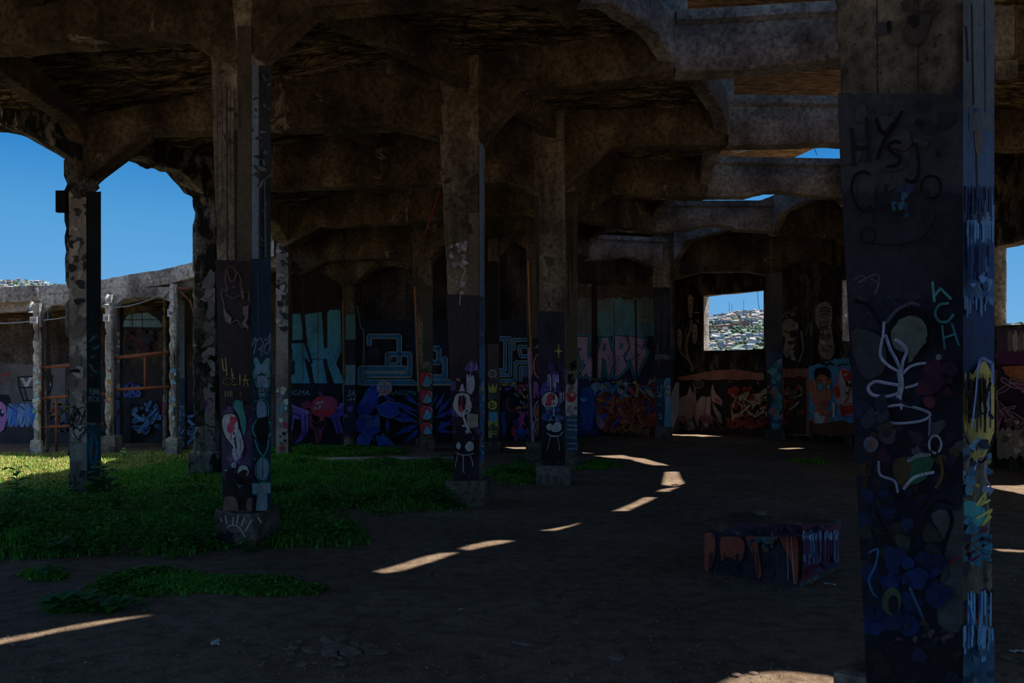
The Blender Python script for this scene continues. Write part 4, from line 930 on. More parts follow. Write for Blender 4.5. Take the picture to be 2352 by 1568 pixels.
P.blob([(1870,866),(1872,850),(1886,843),(1902,847),(1908,862),(1904,870),(1896,862),(1882,860),(1874,872)],C(14,10,12)); P.blob([(1858,888),(1860,874),(1868,872),(1872,884),(1872,912),(1866,918),(1862,905)],sk1); P.ell(1866,888,3,9,sk2)
P.line([(1874,874),(1888,873)],2,C(30,14,12)); P.line([(1896,872),(1906,872)],2,C(30,14,12))
P.poly([(1876,880),(1890,879),(1889,896),(1877,897)],C(30,90,100)); P.poly([(1898,881),(1908,881),(1907,895),(1899,894)],C(30,90,100)); P.line([(1876,880),(1890,879),(1889,896),(1877,897)],1.2,C(20,12,12),close=True); P.line([(1898,881),(1908,881),(1907,895),(1899,894)],1.2,C(20,12,12),close=True); P.line([(1890,886),(1898,886)],1.2,C(20,12,12))
P.blob([(1894,888),(1898,900),(1902,910),(1894,914),(1888,910),(1892,900)],sk3); P.blob([(1884,926),(1894,922),(1904,926),(1896,933)],C(150,50,36)); P.line([(1884,926),(1904,926)],1.2,C(50,16,14))
P.curve([(1884,946),(1896,954),(1908,948),(1914,936)],5,sk1); P.ell(1915,932,4,5,sk3); P.rect(1912,924,1918,958,C(110,110,110)); P.ell(1863,930,1.5,3,C(150,150,130))
# red mask piece
P.poly([(1920,870),(1930,840),(1996,868),(1996,950),(1934,958),(1922,930),(1912,900)],C(80,50,96)); P.poly([(1924,880),(1932,846),(1996,872),(1996,940),(1930,956),(1926,930),(1914,905)],C(120,110,104))
P.poly([(1930,846),(1996,870),(1985,886),(1960,884),(1938,872)],C(150,40,22)); P.ell(1942,860,4,3,C(150,130,120)); P.poly([(1940,872),(1956,880),(1975,876),(1962,892),(1944,886)],C(20,12,12)); P.poly([(1946,874),(1950,884),(1953,876),(1958,886),(1962,877)],C(160,140,130)); P.blob([(1914,892),(1924,884),(1930,900),(1928,912),(1916,912)],C(150,40,22)); P.poly([(1938,898),(1952,902),(1946,906)],C(20,12,12)); P.poly([(1960,902),(1990,898),(1980,908)],C(20,12,12)); P.poly([(1926,930),(1950,926),(1990,924),(1970,944),(1932,956)],C(150,40,22)); P.line([(1936,930),(1985,928)],3,C(170,150,140)); P.line([(1952,890),(1948,912),(1940,926)],4,C(130,40,24)); P.line([(1924,880),(1932,846),(1996,872)],1.4,C(190,180,180)); P.line([(1914,905),(1926,930),(1930,956)],1.4,C(190,180,180)); P.line([(1932,846),(1926,836)],1.5,C(30,16,30))
P.done('mural',wo,'mural of a man in square glasses beside a red mask, stencilled faces above')
P,wo=wp('r2'); GAIN[0]=10
P.rect(2290,754,2420,840,C(34,24,30),2,4)
for i in range(9): P.blob([(2314+i*12,770+(i%3)*6),(2320+i*12,758),(2326+i*12,770),(2326+i*12,800),(2316+i*12,806)],C(84,74,64) if i%2 else C(60,46,40)); 
P.rect(2290,810,2420,842,C(44,14,34),4,6); P.rect(2290,836,2420,1040,C(24,8,16),1,2); P.poly([(2300,842),(2420,836),(2420,870),(2330,880)],C(90,44,10)); P.patches(2310,842,2410,870,[C(140,60,14),C(70,30,10)],12,3,4,10)
wild(P,2290,856,2420,1010,[C(60,14,34),C(44,12,30),C(34,10,22)],[C(110,90,84),C(120,96,86)],26,9,.08,.18,1.6)
P.rect(2290,985,2420,1050,C(60,48,36),6,8); P.patches(2300,960,2400,1040,[C(90,76,56),C(40,30,24)],14,6,4,9)
P.done('mural',wo,'dark red letter piece with pale outlines under an orange glow')
# ---------------------------------------------------------------- far-left wing wall
P,wo=wp('wing'); GAIN[0]=7
P.rect(-120,836,150,980,C(48,48,48),1.5,3); P.rect(-120,980,200,1050,C(32,24,24),1,2); P.rect(150,840,470,990,C(24,22,24),2,6)
P.text('VES',44,890,26,C(110,110,112),w=74,weight=.04); P.line([(42,866),(120,862),(118,890),(110,918),(54,920),(44,890)],3,C(8,8,12),close=True); P.line([(44,890),(118,888)],3,C(8,8,12)); P.line([(56,892),(62,918)],2.4,C(8,8,12)); P.line([(78,890),(80,918)],2.4,C(8,8,12)); P.line([(96,890),(90,918)],2.4,C(8,8,12))
P.line([(-6,866),(24,856)],3,C(110,20,26)); P.line([(-10,876),(14,872)],2,C(110,20,26)); P.blob([(-20,910),(10,906),(22,912),(20,930),(-20,934)],C(12,10,16))
P.blob([(-14,926),(8,926),(15,945),(14,975),(6,988),(-14,1000)],C(110,60,96)); P.ell(4,948,6,9,C(20,14,40)); P.ell(6,945,3,4,C(150,150,160)); P.line([(14,930),(18,960),(8,990)],2,C(14,10,30))
for k in range(5): P.blob([(18+k*13,930),(28+k*13,928),(34+k*13,944),(30+k*13,975),(22+k*13,980),(16+k*13,960)],[C(50,80,120),C(34,60,110),C(90,110,140)][k%3]); P.curve([(18+k*13,930),(30+k*13,944),(24+k*13,975)],2,C(110,130,40) if k%2 else C(12,18,50))
P.spray(110,928,156,990,[C(110,110,20),C(20,90,50),C(120,50,20),C(90,20,20),C(30,50,90)],16,3,2,5,4)
P.rect(278,712,375,760,C(14,18,24),2,7); P.blob([(286,752),(290,728),(310,718),(330,716),(350,724),(368,740),(366,752)],C(44,78,96)); P.line([(303,716),(304,752)],2,C(16,20,30)); P.line([(326,716),(327,752)],2,C(16,20,30)); P.line([(284,734),(366,734)],2,C(16,20,30)); P.line([(284,752),(372,753)],3,C(12,14,20))
P.patches(288,762,350,805,[C(24,14,30),C(20,40,56),C(44,20,24),C(16,22,34)],26,5,4,10,1.6)
P.text('DAB',282,910,26,C(30,50,96),w=42,weight=.05); P.ring(300,896,14,16,3,C(24,44,100)); 
wild(P,300,912,384,1000,[C(24,54,84),C(30,66,96),C(16,34,64),C(40,70,110)],[C(8,14,34),C(90,120,140)],26,15,.08,.2,1.6)
P.rect(282,920,300,1012,C(16,14,16)); 
P.line([(280.5,922),(281.5,1002)],2.6,C(150,60,50));  # bright sliver of a lit opening, painted as a red line
wild(P,408,930,450,1030,[C(20,70,110),C(70,100,130),C(12,30,60)],[C(120,140,160),C(10,16,40)],16,25,.08,.2,1.6)
P.done('mural',wo,'throw-ups in blue, pink and white on the shaded back of the low wing')
# ---------------------------------------------------------------- columns
def faces(k): q=COLS[k]; return q['L'],q['R'],q['root']
GAIN[0]=8
# big left column
A,B,ro=faces('C2')
A.rect(470,597,580,1200,C(22,17,16),1.2,3); A.line([(560,150),(562,597)],1.5,C(18,15,10)); A.line([(520,200),(522,597)],3,C(28,24,15)); A.line([(540,300),(542,597)],7,C(20,18,12))
A.patches(490,160,575,330,[C(20,17,12),C(30,27,18)],14,2,2,6,2.6)
A.rect(545,60,577,600,C(34,30,21),2,4); A.drips(490,576,200,7,C(22,19,13),60,300,1.6,9)
rb=C(60,48,46)
A.curve([(541,628),(538,615),(528,612),(520,618),(517,640),(522,668),(512,664),(508,675),(514,700),(516,725),(528,742),(544,735),(556,752),(562,746),(566,750)],2.6,rb); A.curve([(522,622),(529,648),(533,642),(537,648),(543,628),(548,628),(553,645),(556,668),(566,670),(571,668),(571,692)],2.6,rb); A.curve([(518,676),(528,682),(540,684),(550,678)],2.2,rb)
A.ell(534,659,1.5,2,rb); A.ell(539,659,1.5,2,rb); A.poly([(553,650),(558,668),(562,684),(555,688),(553,672)],C(58,44,48)); A.poly([(513,705),(520,716),(532,730),(530,744),(518,738),(514,722)],rb); A.poly([(558,705),(571,700),(570,728),(565,742),(572,752),(570,756),(554,744),(564,728),(558,720)],rb)
yl=C(84,74,12)
A.line([(510,824),(513,850),(522,848)],2.4,yl); A.line([(518,822),(521,862)],2.4,yl); A.line([(532,846),(533,864)],2.2,yl); A.curve([(536,858),(534,868),(540,868)],2.2,yl); A.line([(551,860),(551,884)],2.4,yl); A.line([(556,872),(572,872)],2,yl); A.line([(564,860),(560,886)],2,yl); A.line([(566,872),(570,886)],2,yl); A.ring(523,876,11,8,2,C(54,46,14)); A.line([(534,884),(544,882)],1.8,yl); A.curve([(551,905),(554,898),(552,912)],2,C(70,44,20))
for x in (517,523,528,532): A.line([(x,898),(x+1,910)],1.8,C(84,72,20))
A.rect(510,925,580,1100,C(34,24,36),8,5); A.patches(512,915,575,1080,[C(40,24,48),C(24,16,28),C(50,34,56)],16,6,6,14,1.6)
A.blob([(540,920),(556,922),(560,940),(566,970),(560,1000),(554,980),(546,950),(536,935)],C(14,68,60))
A.blob([(509,975),(512,955),(522,949),(537,950),(546,962),(548,985),(541,1003),(530,1012),(518,1005)],C(90,84,78)); A.curve([(509,975),(512,955),(522,949),(537,950),(546,962),(548,985),(541,1003),(530,1012),(518,1005)],2.6,C(18,12,14),close=True)
A.blob([(529,957),(538,957),(546,964),(537,975),(539,984),(530,995),(522,990),(522,978),(528,968)],C(96,24,36)); A.curve([(530,995),(531,1008),(527,1013)],1.6,C(96,24,36)); A.ell(537,995,2,3,C(30,20,26)); A.poly([(524,1012),(538,1008),(541,1034)],C(90,84,78)); A.line([(526,1014),(540,1034)],2,C(18,12,14))
A.blob([(541,1000),(548,985),(555,1000),(560,1028),(550,1050),(540,1060),(533,1040),(536,1028),(544,1030)],C(84,78,80)); A.line([(540,1034),(546,1050)],1.6,C(30,24,30)); A.line([(552,1010),(552,1036)],1.6,C(40,34,40))
A.ell(537,1068,5.5,6,C(90,96,90)); A.ell(537,1068,3,3.4,C(14,72,66)); A.ell(559,1082,13,14,C(92,88,80),0,18,.03); A.ell(559,1080,3.4,4,C(20,90,74)); A.line([(517,1080),(526,1079),(531,1096),(538,1104)],3.4,C(16,80,70)); A.line([(538,1110),(552,1116),(560,1114)],3,C(16,80,70)); A.line([(516,1080),(527,1078)],1.6,C(110,110,110)); A.line([(549,1120),(560,1117)],1.5,C(120,120,120))
A.patches(514,1085,574,1180,[C(14,10,10),C(20,14,14)],16,9,6,12,1.2); A.blob([(514,1150),(520,1140),(540,1142),(546,1158),(545,1176),(514,1178)],C(60,40,30)); A.blob([(566,1150),(580,1145),(580,1176),(568,1176)],C(54,36,28)); A.ell(551,1052,1.5,1.5,C(130,130,130)); A.ell(554,1048,1.4,1.4,C(130,130,130)); A.patches(516,1040,530,1062,[C(60,50,64)],3,2,1,2.5)
B.rect(578,150,596,594,C(60,70,76)); B.patches(580,180,594,420,[C(40,58,64),C(30,34,32)],8,3,2,5,3); B.rect(596,150,624,597,C(22,25,26)); B.patches(598,170,618,580,[C(44,48,46),C(52,54,52),C(16,18,18)],26,4,1.5,5,3); B.line([(608,420),(610,590)],4,C(34,48,58))
B.rect(576,594,624,1200,C(12,28,38),1,3); B.line([(592,620),(593,780)],2,C(24,46,58)); B.rect(576,770,624,1190,C(18,28,40),3,3)
wt=C(100,116,140); gn=C(10,86,72)
B.curve([(579,794),(584,780),(586,776),(588,786),(583,812)],3,wt); B.curve([(590,782),(598,776),(604,790),(598,800),(592,802),(600,804),(600,816)],3,wt); B.curve([(607,778),(614,780),(622,766),(620,782),(610,792),(606,806),(614,812),(620,800),(620,784)],3,wt)
B.blob([(582,825),(590,822),(600,836),(610,824),(620,824),(618,845),(622,862),(614,866),(600,852),(588,868),(580,858),(586,842)],C(96,120,140)); B.line([(582,825),(600,838),(620,824),(618,846),(622,866),(600,854),(582,868),(588,844)],2.6,gn,close=True)
B.blob([(590,868),(602,862),(616,870),(614,895),(602,912),(592,896)],C(90,108,124)); B.curve([(584,868),(592,898),(602,918),(616,898),(620,870)],2.6,gn); B.text('PLEASE',589,902,14,C(6,10,14),w=34,weight=.01)
B.blob([(590,925),(606,922),(612,935),(610,960),(592,962)],C(90,110,130)); B.curve([(584,924),(590,920),(606,918),(616,930),(616,955)],2.6,gn); B.ring(602,985,22,24,4,gn); B.blob([(590,965),(598,960),(615,958),(616,985),(612,1012),(592,1008)],C(6,8,10)); B.drips(590,616,1005,12,C(6,8,10),8,34,1.6,2); B.curve([(586,1010),(592,1030),(604,1046),(614,1030),(616,1010)],4,gn)
B.blob([(592,1060),(600,1052),(612,1058),(616,1075),(610,1098),(600,1102),(590,1090)],C(100,116,130)); B.curve([(592,1060),(600,1050),(612,1055),(618,1075),(611,1100),(600,1106),(588,1092),(587,1072)],2.8,gn,close=True); B.line([(603,1054),(604,1096)],1.6,C(10,30,34))
T=[(581,1112),(620,1110),(620,1130),(611,1131),(612,1170),(605,1174),(590,1174),(594,1134),(582,1132)]
B.line(T,6,gn,close=True); B.poly(T,C(96,104,110)); B.text('70',580,902,4.5,C(110,130,140),w=6); B.text('70',580,942,4.5,C(110,130,140),w=6); B.text('70',582,1056,4.5,C(110,130,140),w=6)
A.done('graffiti',ro,'pink rabbit outline, yellow strokes and a painted eye drop'); B.done('graffiti',ro,'blue side with PLEASE and green-edged letters ending in a T')
# its block
q=COLS['C2']; S=q['S']; vB=Vector((math.sin(q['yaw']),math.cos(q['yaw']),0)); tL=Vector((-math.cos(q['yaw']),math.sin(q['yaw']),0))
P=Paint(S-vB*.075-tL*0,-vB,None,off=.034,step=.001); GAIN[0]=8
wc=C(92,88,80)
P.curve([(522,1212),(530,1206),(545,1208),(556,1220),(562,1232),(558,1242),(550,1248)],2.8,wc); P.curve([(558,1240),(564,1250),(572,1262)],2,C(70,64,58)); P.ring(534,1226,8,6,2,C(64,58,52)); P.rect(500,1226,524,1254,C(16,12,12),2,3); P.patches(500,1222,545,1255,[C(14,11,11)],5,3,6,12)
for a,b in (((517,1183),(521,1203)),((536,1188),(534,1204)),((547,1182),(544,1202)),((561,1188),(554,1207)),((578,1194),(564,1218)),((507,1190),(509,1198)),((592,1188),(600,1200))): P.line([a,b],2.6,wc)
P.done('graffiti',ro,'chalky white eye with lashes on the block')
# foreground column
A,B,ro=faces('FG'); GAIN[0]=4.4
for x in (2014,2108): A.line([(x,0),(x+8,1500)],2.2,C(14,12,11))
A.patches(2060,10,2140,80,[C(34,28,22),C(28,23,18)],7,2,8,18,.9); A.blob([(2076,70),(2110,40),(2140,30),(2134,60),(2120,96),(2096,100),(2080,90)],C(38,32,26)); A.blob([(2084,40),(2108,34),(2112,56),(2096,64)],C(14,11,10)); A.blob([(2012,56),(2034,50),(2046,64),(2040,78),(2014,78)],C(34,31,30)); A.blob([(2036,52),(2046,48),(2047,66),(2040,76)],C(8,7,7)); A.patches(2000,80,2190,140,[C(34,30,26)],14,4,1.5,5)
A.patches(1940,60,2190,210,[C(30,27,23),C(24,20,16)],24,14,1,4,1.2)
A.rect(1925,215,2215,470,C(30,31,35),3,4); A.rect(1900,440,2215,700,C(20,20,25),8,3); A.patches(1930,230,2200,430,[C(26,27,31),C(34,34,36)],14,6,12,32,.8); A.patches(2110,200,2210,300,[C(20,21,30)],4,4,14,26)
A.rect(1945,690,2215,1600,C(16,18,28),6,5)
bk=C(9,9,12)
A.line([(1956,296),(1962,380)],9,bk); A.line([(1991,270),(1995,370)],9,bk); A.line([(1958,342),(1994,336)],8,bk)
A.curve([(2012,272),(2022,300),(2040,310)],9,bk); A.curve([(2072,256),(2056,285),(2038,310),(2024,340),(2016,365)],9,bk)
A.curve([(2068,328),(2052,324),(2040,336),(2048,350),(2066,360),(2060,378),(2036,382)],7,bk); A.curve([(2104,330),(2110,370),(2108,405),(2094,418),(2080,412)],8,bk); A.ell(2110,282,9,10,bk); A.ell(2156,354,7,8,bk)
A.curve([(1998,402),(1984,394),(1966,402),(1956,425),(1960,455),(1974,478),(1986,484),(2000,474)],7,bk); A.line([(2014,430),(2006,515)],7,bk); A.line([(2034,424),(2046,508)],7,bk); A.line([(2010,474),(2040,472)],6,bk); A.curve([(2116,440),(2120,414),(2136,404),(2156,412),(2160,435),(2148,455),(2126,452)],7,bk); A.curve([(1976,530),(1984,552),(2010,560),(2060,562),(2110,550),(2140,520),(2150,490)],4.5,bk); A.ring(1994,540,18,17,4.5,bk); A.curve([(2058,486),(2070,494),(2092,490)],4,bk)
A.patches(2052,430,2106,500,[C(10,52,62),C(14,30,54),C(12,26,44)],8,11,6,13,.7)
tq=C(32,96,98)
A.line([(2142,648),(2146,692)],6,tq); A.line([(2144,682),(2160,662),(2184,686)],6,tq); A.curve([(2178,696),(2158,700),(2148,718),(2156,736),(2176,738),(2190,722)],6,tq); A.line([(2164,748),(2170,800)],5,C(24,74,80)); A.line([(2186,742),(2202,792)],5,C(24,74,80)); A.line([(2166,776),(2196,766)],5,C(24,74,80))
A.curve([(1962,644),(1978,632),(1990,642),(1970,648),(2014,630),(2018,658),(2008,676),(2016,650),(2000,640)],1.4,C(60,60,64)); A.line([(1970,676),(1976,686),(1990,690)],1.4,C(50,50,54))
R=R_(8)
for i in range(16): x,y=R.uniform(1960,2120),R.uniform(640,720); A.line([(x,y),(x+R.uniform(-10,10),y+R.uniform(-8,8))],1,C(50,50,54))
A.ring(2094,766,48,56,14,C(8,8,12),28,2.2,6.6); A.blob([(2046,770),(2060,740),(2084,726),(2110,728),(2128,750),(2128,780),(2106,812),(2088,834),(2084,812),(2056,800)],C(50,57,50)); A.curve([(2036,740),(2060,712),(2092,696),(2110,700)],7,C(46,48,58)); A.curve([(1965,690),(1990,700),(2010,720),(2026,756)],10,C(8,8,12)); A.curve([(1956,754),(1990,760),(2010,778),(2030,770)],5,C(8,8,12)); A.blob([(1956,760),(1990,758),(2018,770),(2034,800),(2030,850),(1990,870),(1965,830)],C(27,30,33))
ch=C(120,128,150)
def chalk(p,w=6,c=ch): A.curve(p,w,c); A.curve([(x+2.2,y-1.5) for x,y in p],w*.4,C(150,155,170))
chalk([(2030,740),(2028,770),(2022,800),(2024,822),(2044,842),(2072,856)]); chalk([(2034,770),(2044,800),(2058,826),(2066,846)],7,C(70,84,120)); chalk([(2056,780),(2072,790),(2082,806),(2074,830),(2070,856)],7)
chalk([(2070,862),(2090,842),(2120,834),(2150,838),(2140,860),(2112,880),(2080,890)]); chalk([(2064,884),(2040,880),(2010,876),(1994,890),(2004,906),(2036,910),(2060,904)],7); chalk([(2066,852),(2070,884),(2064,912)],13,C(110,116,130)); chalk([(2068,915),(2070,940)],4); chalk([(2012,950),(2030,936),(2070,930),(2116,940),(2136,952),(2116,966),(2060,972),(2020,964),(2010,948)],6,C(90,96,112)); A.curve([(2050,912),(2090,930),(2110,920)],7,C(20,28,44))
A.patches(1975,900,2040,990,[C(14,20,34),C(26,30,40)],10,33,10,22); A.patches(2110,830,2205,940,[C(40,12,28),C(30,14,30),C(32,12,28)],10,21,8,22); A.blob([(2120,914),(2144,912),(2146,932),(2130,936)],C(62,18,34)); A.ell(2156,820,7,7,C(70,76,76))
A.patches(1970,980,2205,1130,[C(26,22,34),C(36,30,18),C(14,18,30),C(38,18,32),C(44,42,46)],46,41,5,15,1.6)
A.ell(2000,1020,17,18,C(62,62,72)); A.ell(2004,1020,7,8,C(80,50,30)); A.ring(2148,1020,14,20,5,C(110,116,130)); A.ring(2146,1034,7,16,3.5,C(8,8,12)); A.curve([(2136,960),(2134,1000)],5,C(60,66,84)); A.blob([(2052,1060),(2080,1048),(2104,1056),(2096,1110),(2070,1118),(2054,1090)],C(44,34,14)); A.blob([(2096,1050),(2130,1048),(2144,1060),(2124,1100),(2088,1110),(2092,1080)],C(8,50,30)); A.curve([(2086,1058),(2110,1046),(2136,1044)],8,C(80,92,92)); A.curve([(2076,1122),(2100,1096),(2144,1084)],7,C(130,140,150)); A.curve([(2018,1060),(2022,1090),(2054,1104),(2062,1130)],6,C(120,130,150)); A.curve([(2160,1050),(2164,1090),(2150,1120)],7,C(64,44,14)); A.curve([(1998,1060),(1988,1090),(1986,1130)],9,C(50,34,16))
A.patches(1990,1130,2060,1180,[C(9,26,58)],4,5,14,28,.8); A.patches(1975,1150,2200,1330,[C(14,16,26),C(11,26,52),C(28,32,28),C(10,12,18)],40,71,7,20,1.6); A.blob([(2140,1180),(2200,1172),(2212,1180),(2212,1430),(2156,1430),(2160,1330),(2170,1250)],C(42,46,46)); A.curve([(2164,1275),(2178,1290),(2200,1280)],6,C(110,26,34)); A.curve([(2180,1170),(2186,1200),(2170,1250),(2156,1330)],9,C(8,8,12)); A.curve([(2130,1176),(2156,1150),(2190,1160)],9,C(8,8,12)); A.curve([(2010,1170),(2040,1230),(2060,1290),(2096,1240),(2130,1180)],10,C(9,10,14)); A.blob([(2056,1230),(2090,1236),(2082,1280),(2070,1270)],C(36,40,30))
A.patches(1990,1270,2160,1450,[C(9,24,56),C(9,27,62),C(10,20,44)],44,81,9,26,1.3); A.curve([(1996,1268),(2016,1262),(2010,1300),(1996,1330),(2004,1360),(2014,1370)],5,C(24,70,110)); A.ell(2048,1380,22,32,C(40,48,30),.1); A.ell(2052,1388,12,22,C(10,12,20)); A.curve([(2090,1350),(2112,1400),(2120,1420)],6,C(40,60,84)); A.curve([(2150,1255),(2170,1290),(2180,1320),(2160,1340)],4,C(14,26,60))
A.patches(2010,1430,2200,1500,[C(46,38,34),C(30,26,24)],16,91,3,12,.6); A.rect(1980,1480,2215,1650,C(13,12,14),10,3); A.patches(1990,1500,2200,1640,[C(22,18,18),C(10,10,14),C(14,18,34)],16,93,10,24)
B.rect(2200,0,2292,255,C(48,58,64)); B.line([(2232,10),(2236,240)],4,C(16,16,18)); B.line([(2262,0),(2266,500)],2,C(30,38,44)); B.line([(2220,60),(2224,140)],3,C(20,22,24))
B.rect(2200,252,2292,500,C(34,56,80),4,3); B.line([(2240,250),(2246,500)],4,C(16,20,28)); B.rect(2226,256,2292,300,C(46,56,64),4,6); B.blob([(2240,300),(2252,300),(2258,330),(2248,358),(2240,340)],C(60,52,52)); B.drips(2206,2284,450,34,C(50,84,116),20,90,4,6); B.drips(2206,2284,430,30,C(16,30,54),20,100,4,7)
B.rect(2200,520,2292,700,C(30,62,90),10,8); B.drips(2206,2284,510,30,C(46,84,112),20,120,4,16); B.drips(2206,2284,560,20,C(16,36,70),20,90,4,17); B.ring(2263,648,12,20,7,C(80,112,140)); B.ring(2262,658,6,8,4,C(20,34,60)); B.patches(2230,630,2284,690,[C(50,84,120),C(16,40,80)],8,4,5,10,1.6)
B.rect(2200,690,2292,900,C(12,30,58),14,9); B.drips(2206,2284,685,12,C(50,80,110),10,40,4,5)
yo=C(130,112,14)
B.blob([(2216,905),(2230,880),(2240,850),(2262,830),(2278,860),(2284,900),(2286,980),(2272,1020),(2258,1050),(2240,1040),(2226,1000),(2212,960)],yo); B.drips(2216,2282,860,26,yo,40,130,3.4,23); B.drips(2214,2284,870,22,C(9,9,14),30,120,3.6,24)
B.curve([(2226,900),(2240,930),(2252,945)],8,C(9,9,14)); B.curve([(2274,880),(2262,930),(2280,960)],8,C(9,9,14)); B.curve([(2216,950),(2236,940),(2258,950)],5,C(9,9,14)); B.blob([(2226,946),(2240,940),(2254,950),(2240,962)],C(9,9,14)); B.curve([(2216,1000),(2236,1040),(2252,1062),(2270,1040),(2282,1000)],5,C(9,9,14)); B.line([(2246,1020),(2262,1024),(2252,1032)],3,C(9,9,14)); B.blob([(2238,1020),(2246,1006),(2266,1010),(2270,1020),(2256,1046),(2244,1040)],yo); B.line([(2248,1022),(2262,1022),(2252,1028)],2.4,C(9,9,14))
B.line([(2246,850),(2252,826),(2258,822),(2280,834),(2282,880)],7,C(110,130,180)); B.line([(2246,850),(2240,920),(2232,985)],3.6,C(110,130,180)); B.line([(2272,900),(2268,960)],3.6,C(90,110,160)); B.line([(2250,1000),(2247,1045),(2236,1090),(2218,1140)],3.4,C(110,130,160)); B.curve([(2264,1060),(2262,1090),(2276,1120),(2272,1136),(2284,1120)],3.6,C(120,140,170))
B.patches(2212,1010,2284,1130,[C(24,70,90),C(90,80,20),C(14,18,34),C(60,80,96),C(20,50,70)],22,27,5,13,1.4); B.blob([(2214,1160),(2230,1150),(2262,1170),(2256,1210),(2226,1220)],C(10,90,90)); B.line([(2244,1160),(2264,1130),(2262,1146),(2252,1160),(2274,1148)],5,C(130,130,16)); B.line([(2244,1190),(2278,1170),(2256,1208),(2276,1186)],5,C(130,130,16)); B.patches(2212,1190,2284,1300,[C(14,60,76),C(12,16,30),C(50,20,40),C(16,70,90)],18,28,7,14,1.2)
for k in range(4): B.curve([(2234,1240+k*18),(2256,1228+k*18),(2276,1232+k*18)],8,C(20,76,92))
B.patches(2212,1300,2284,1420,[C(14,16,28),C(50,20,44),C(12,24,44)],14,29,6,14,1.8); B.drips(2216,2280,1360,16,C(60,110,140),40,110,4,36); B.curve([(2226,1380),(2236,1420),(2230,1450)],4,C(60,110,140)); B.rect(2205,1450,2292,1600,C(20,50,68),16,3); B.drips(2212,2282,1440,22,C(50,90,120),20,80,5,37); B.patches(2212,1480,2284,1600,[C(14,30,44),C(30,60,76)],10,38,6,14)
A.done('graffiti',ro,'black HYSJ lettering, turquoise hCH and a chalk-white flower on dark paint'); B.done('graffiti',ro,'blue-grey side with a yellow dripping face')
# wide block column
A,B,ro=faces('C3'); GAIN[0]=7.5
A.rect(1000,676,1104,1110,C(24,20,19),1,3); A.rect(1076,490,1100,676,C(48,40,28),3,4); A.patches(1016,360,1096,560,[C(24,19,14),C(40,34,26)],16,5,3,9,2.6)
ws=C(84,82,84)
A.patches(1036,555,1070,610,[ws,C(64,62,64)],22,3,2,6,1.8); A.curve([(1056,610),(1068,618),(1062,640),(1058,660)],3,ws); A.patches(1048,640,1066,680,[ws],9,5,2,4,1.6); A.line([(1058,670),(1056,700)],2.2,ws)
A.rect(1030,845,1104,1100,C(20,16,20),5,7); A.blob([(1068,850),(1080,828),(1094,840),(1100,852),(1096,850)],C(46,34,66)); A.drips(1080,1098,835,5,C(60,46,84),10,24,4,4)
A.patches(1036,870,1100,1000,[C(40,28,56),C(16,13,18),C(30,22,40)],18,11,5,11,1.6); A.blob([(1054,905),(1062,880),(1070,900),(1078,870),(1088,864),(1090,890),(1080,908),(1064,914)],C(90,88,100)); A.drips(1072,1092,862,6,C(110,108,120),10,34,2.4,8); A.ell(1053,872,5,3,C(110,70,16),.5)
A.blob([(1040,925),(1046,906),(1062,900),(1078,906),(1084,925),(1080,946),(1070,950),(1062,958),(1048,948)],C(96,92,88)); A.curve([(1040,925),(1046,906),(1062,900),(1078,906),(1084,925)],3,C(10,8,10)); A.blob([(1054,915),(1066,910),(1068,935),(1060,946),(1052,938)],C(96,26,40)); A.drips(1050,1072,912,8,C(20,12,16),14,26,3,3); A.ell(1072,944,2.4,3,C(10,8,10)); A.line([(1060,946),(1061,962)],1.6,C(120,30,40)); A.line([(1064,955),(1072,982)],5,C(96,92,90)); A.line([(1060,958),(1070,984)],2,C(10,8,10))
A.rect(1072,950,1098,982,C(76,70,58),1.5,3); A.patches(1064,975,1080,998,[C(90,86,94)],4,5,3,7,1.6); A.patches(1040,985,1100,1015,[C(34,24,48),C(14,12,16)],8,8,5,9)
A.blob([(1040,1040),(1042,1010),(1060,1000),(1080,1005),(1090,1020),(1086,1045),(1070,1056),(1050,1054)],C(12,10,12)); A.blob([(1048,1022),(1053,1015),(1058,1022),(1056,1031),(1050,1030)],C(90,90,92)); A.blob([(1068,1024),(1078,1013),(1088,1020),(1086,1033),(1074,1036)],C(100,98,98)); A.curve([(1062,1010),(1066,1022),(1060,1034)],4,C(12,10,12)); A.curve([(1046,1038),(1060,1044),(1076,1044),(1088,1041)],2,C(96,94,92))
for q in ([(1052,1042),(1048,1058),(1046,1072)],[(1064,1045),(1064,1070),(1064,1084)],[(1078,1044),(1084,1056),(1086,1070)]): A.curve(q,1.8,C(100,98,96))
A.patches(1046,1085,1100,1106,[C(46,34,30),C(16,12,12)],10,10,2,6)
B.rect(1095,330,1120,680,C(46,56,66)); B.rect(1095,690,1120,830,C(24,36,54)); B.patches(1102,620,1112,780,[C(34,50,70)],5,3,2,4,4); B.rect(1095,800,1120,1060,C(14,50,76),3,3); B.spray(1102,790,1112,870,[C(90,120,160)],9,5,2,3,5,6); B.patches(1101,860,1112,1040,[C(16,76,100),C(90,30,50),C(24,40,80),C(100,140,160),C(110,70,30)],34,6,2,4,2.2); B.spray(1101,960,1112,1030,[C(110,140,170),C(12,20,50)],10,7,1.6,2.4,5,6)
A.done('graffiti',ro,'white smears, a painted drop head and round eyes'); B.done('graffiti',ro,'blue sprayed side')
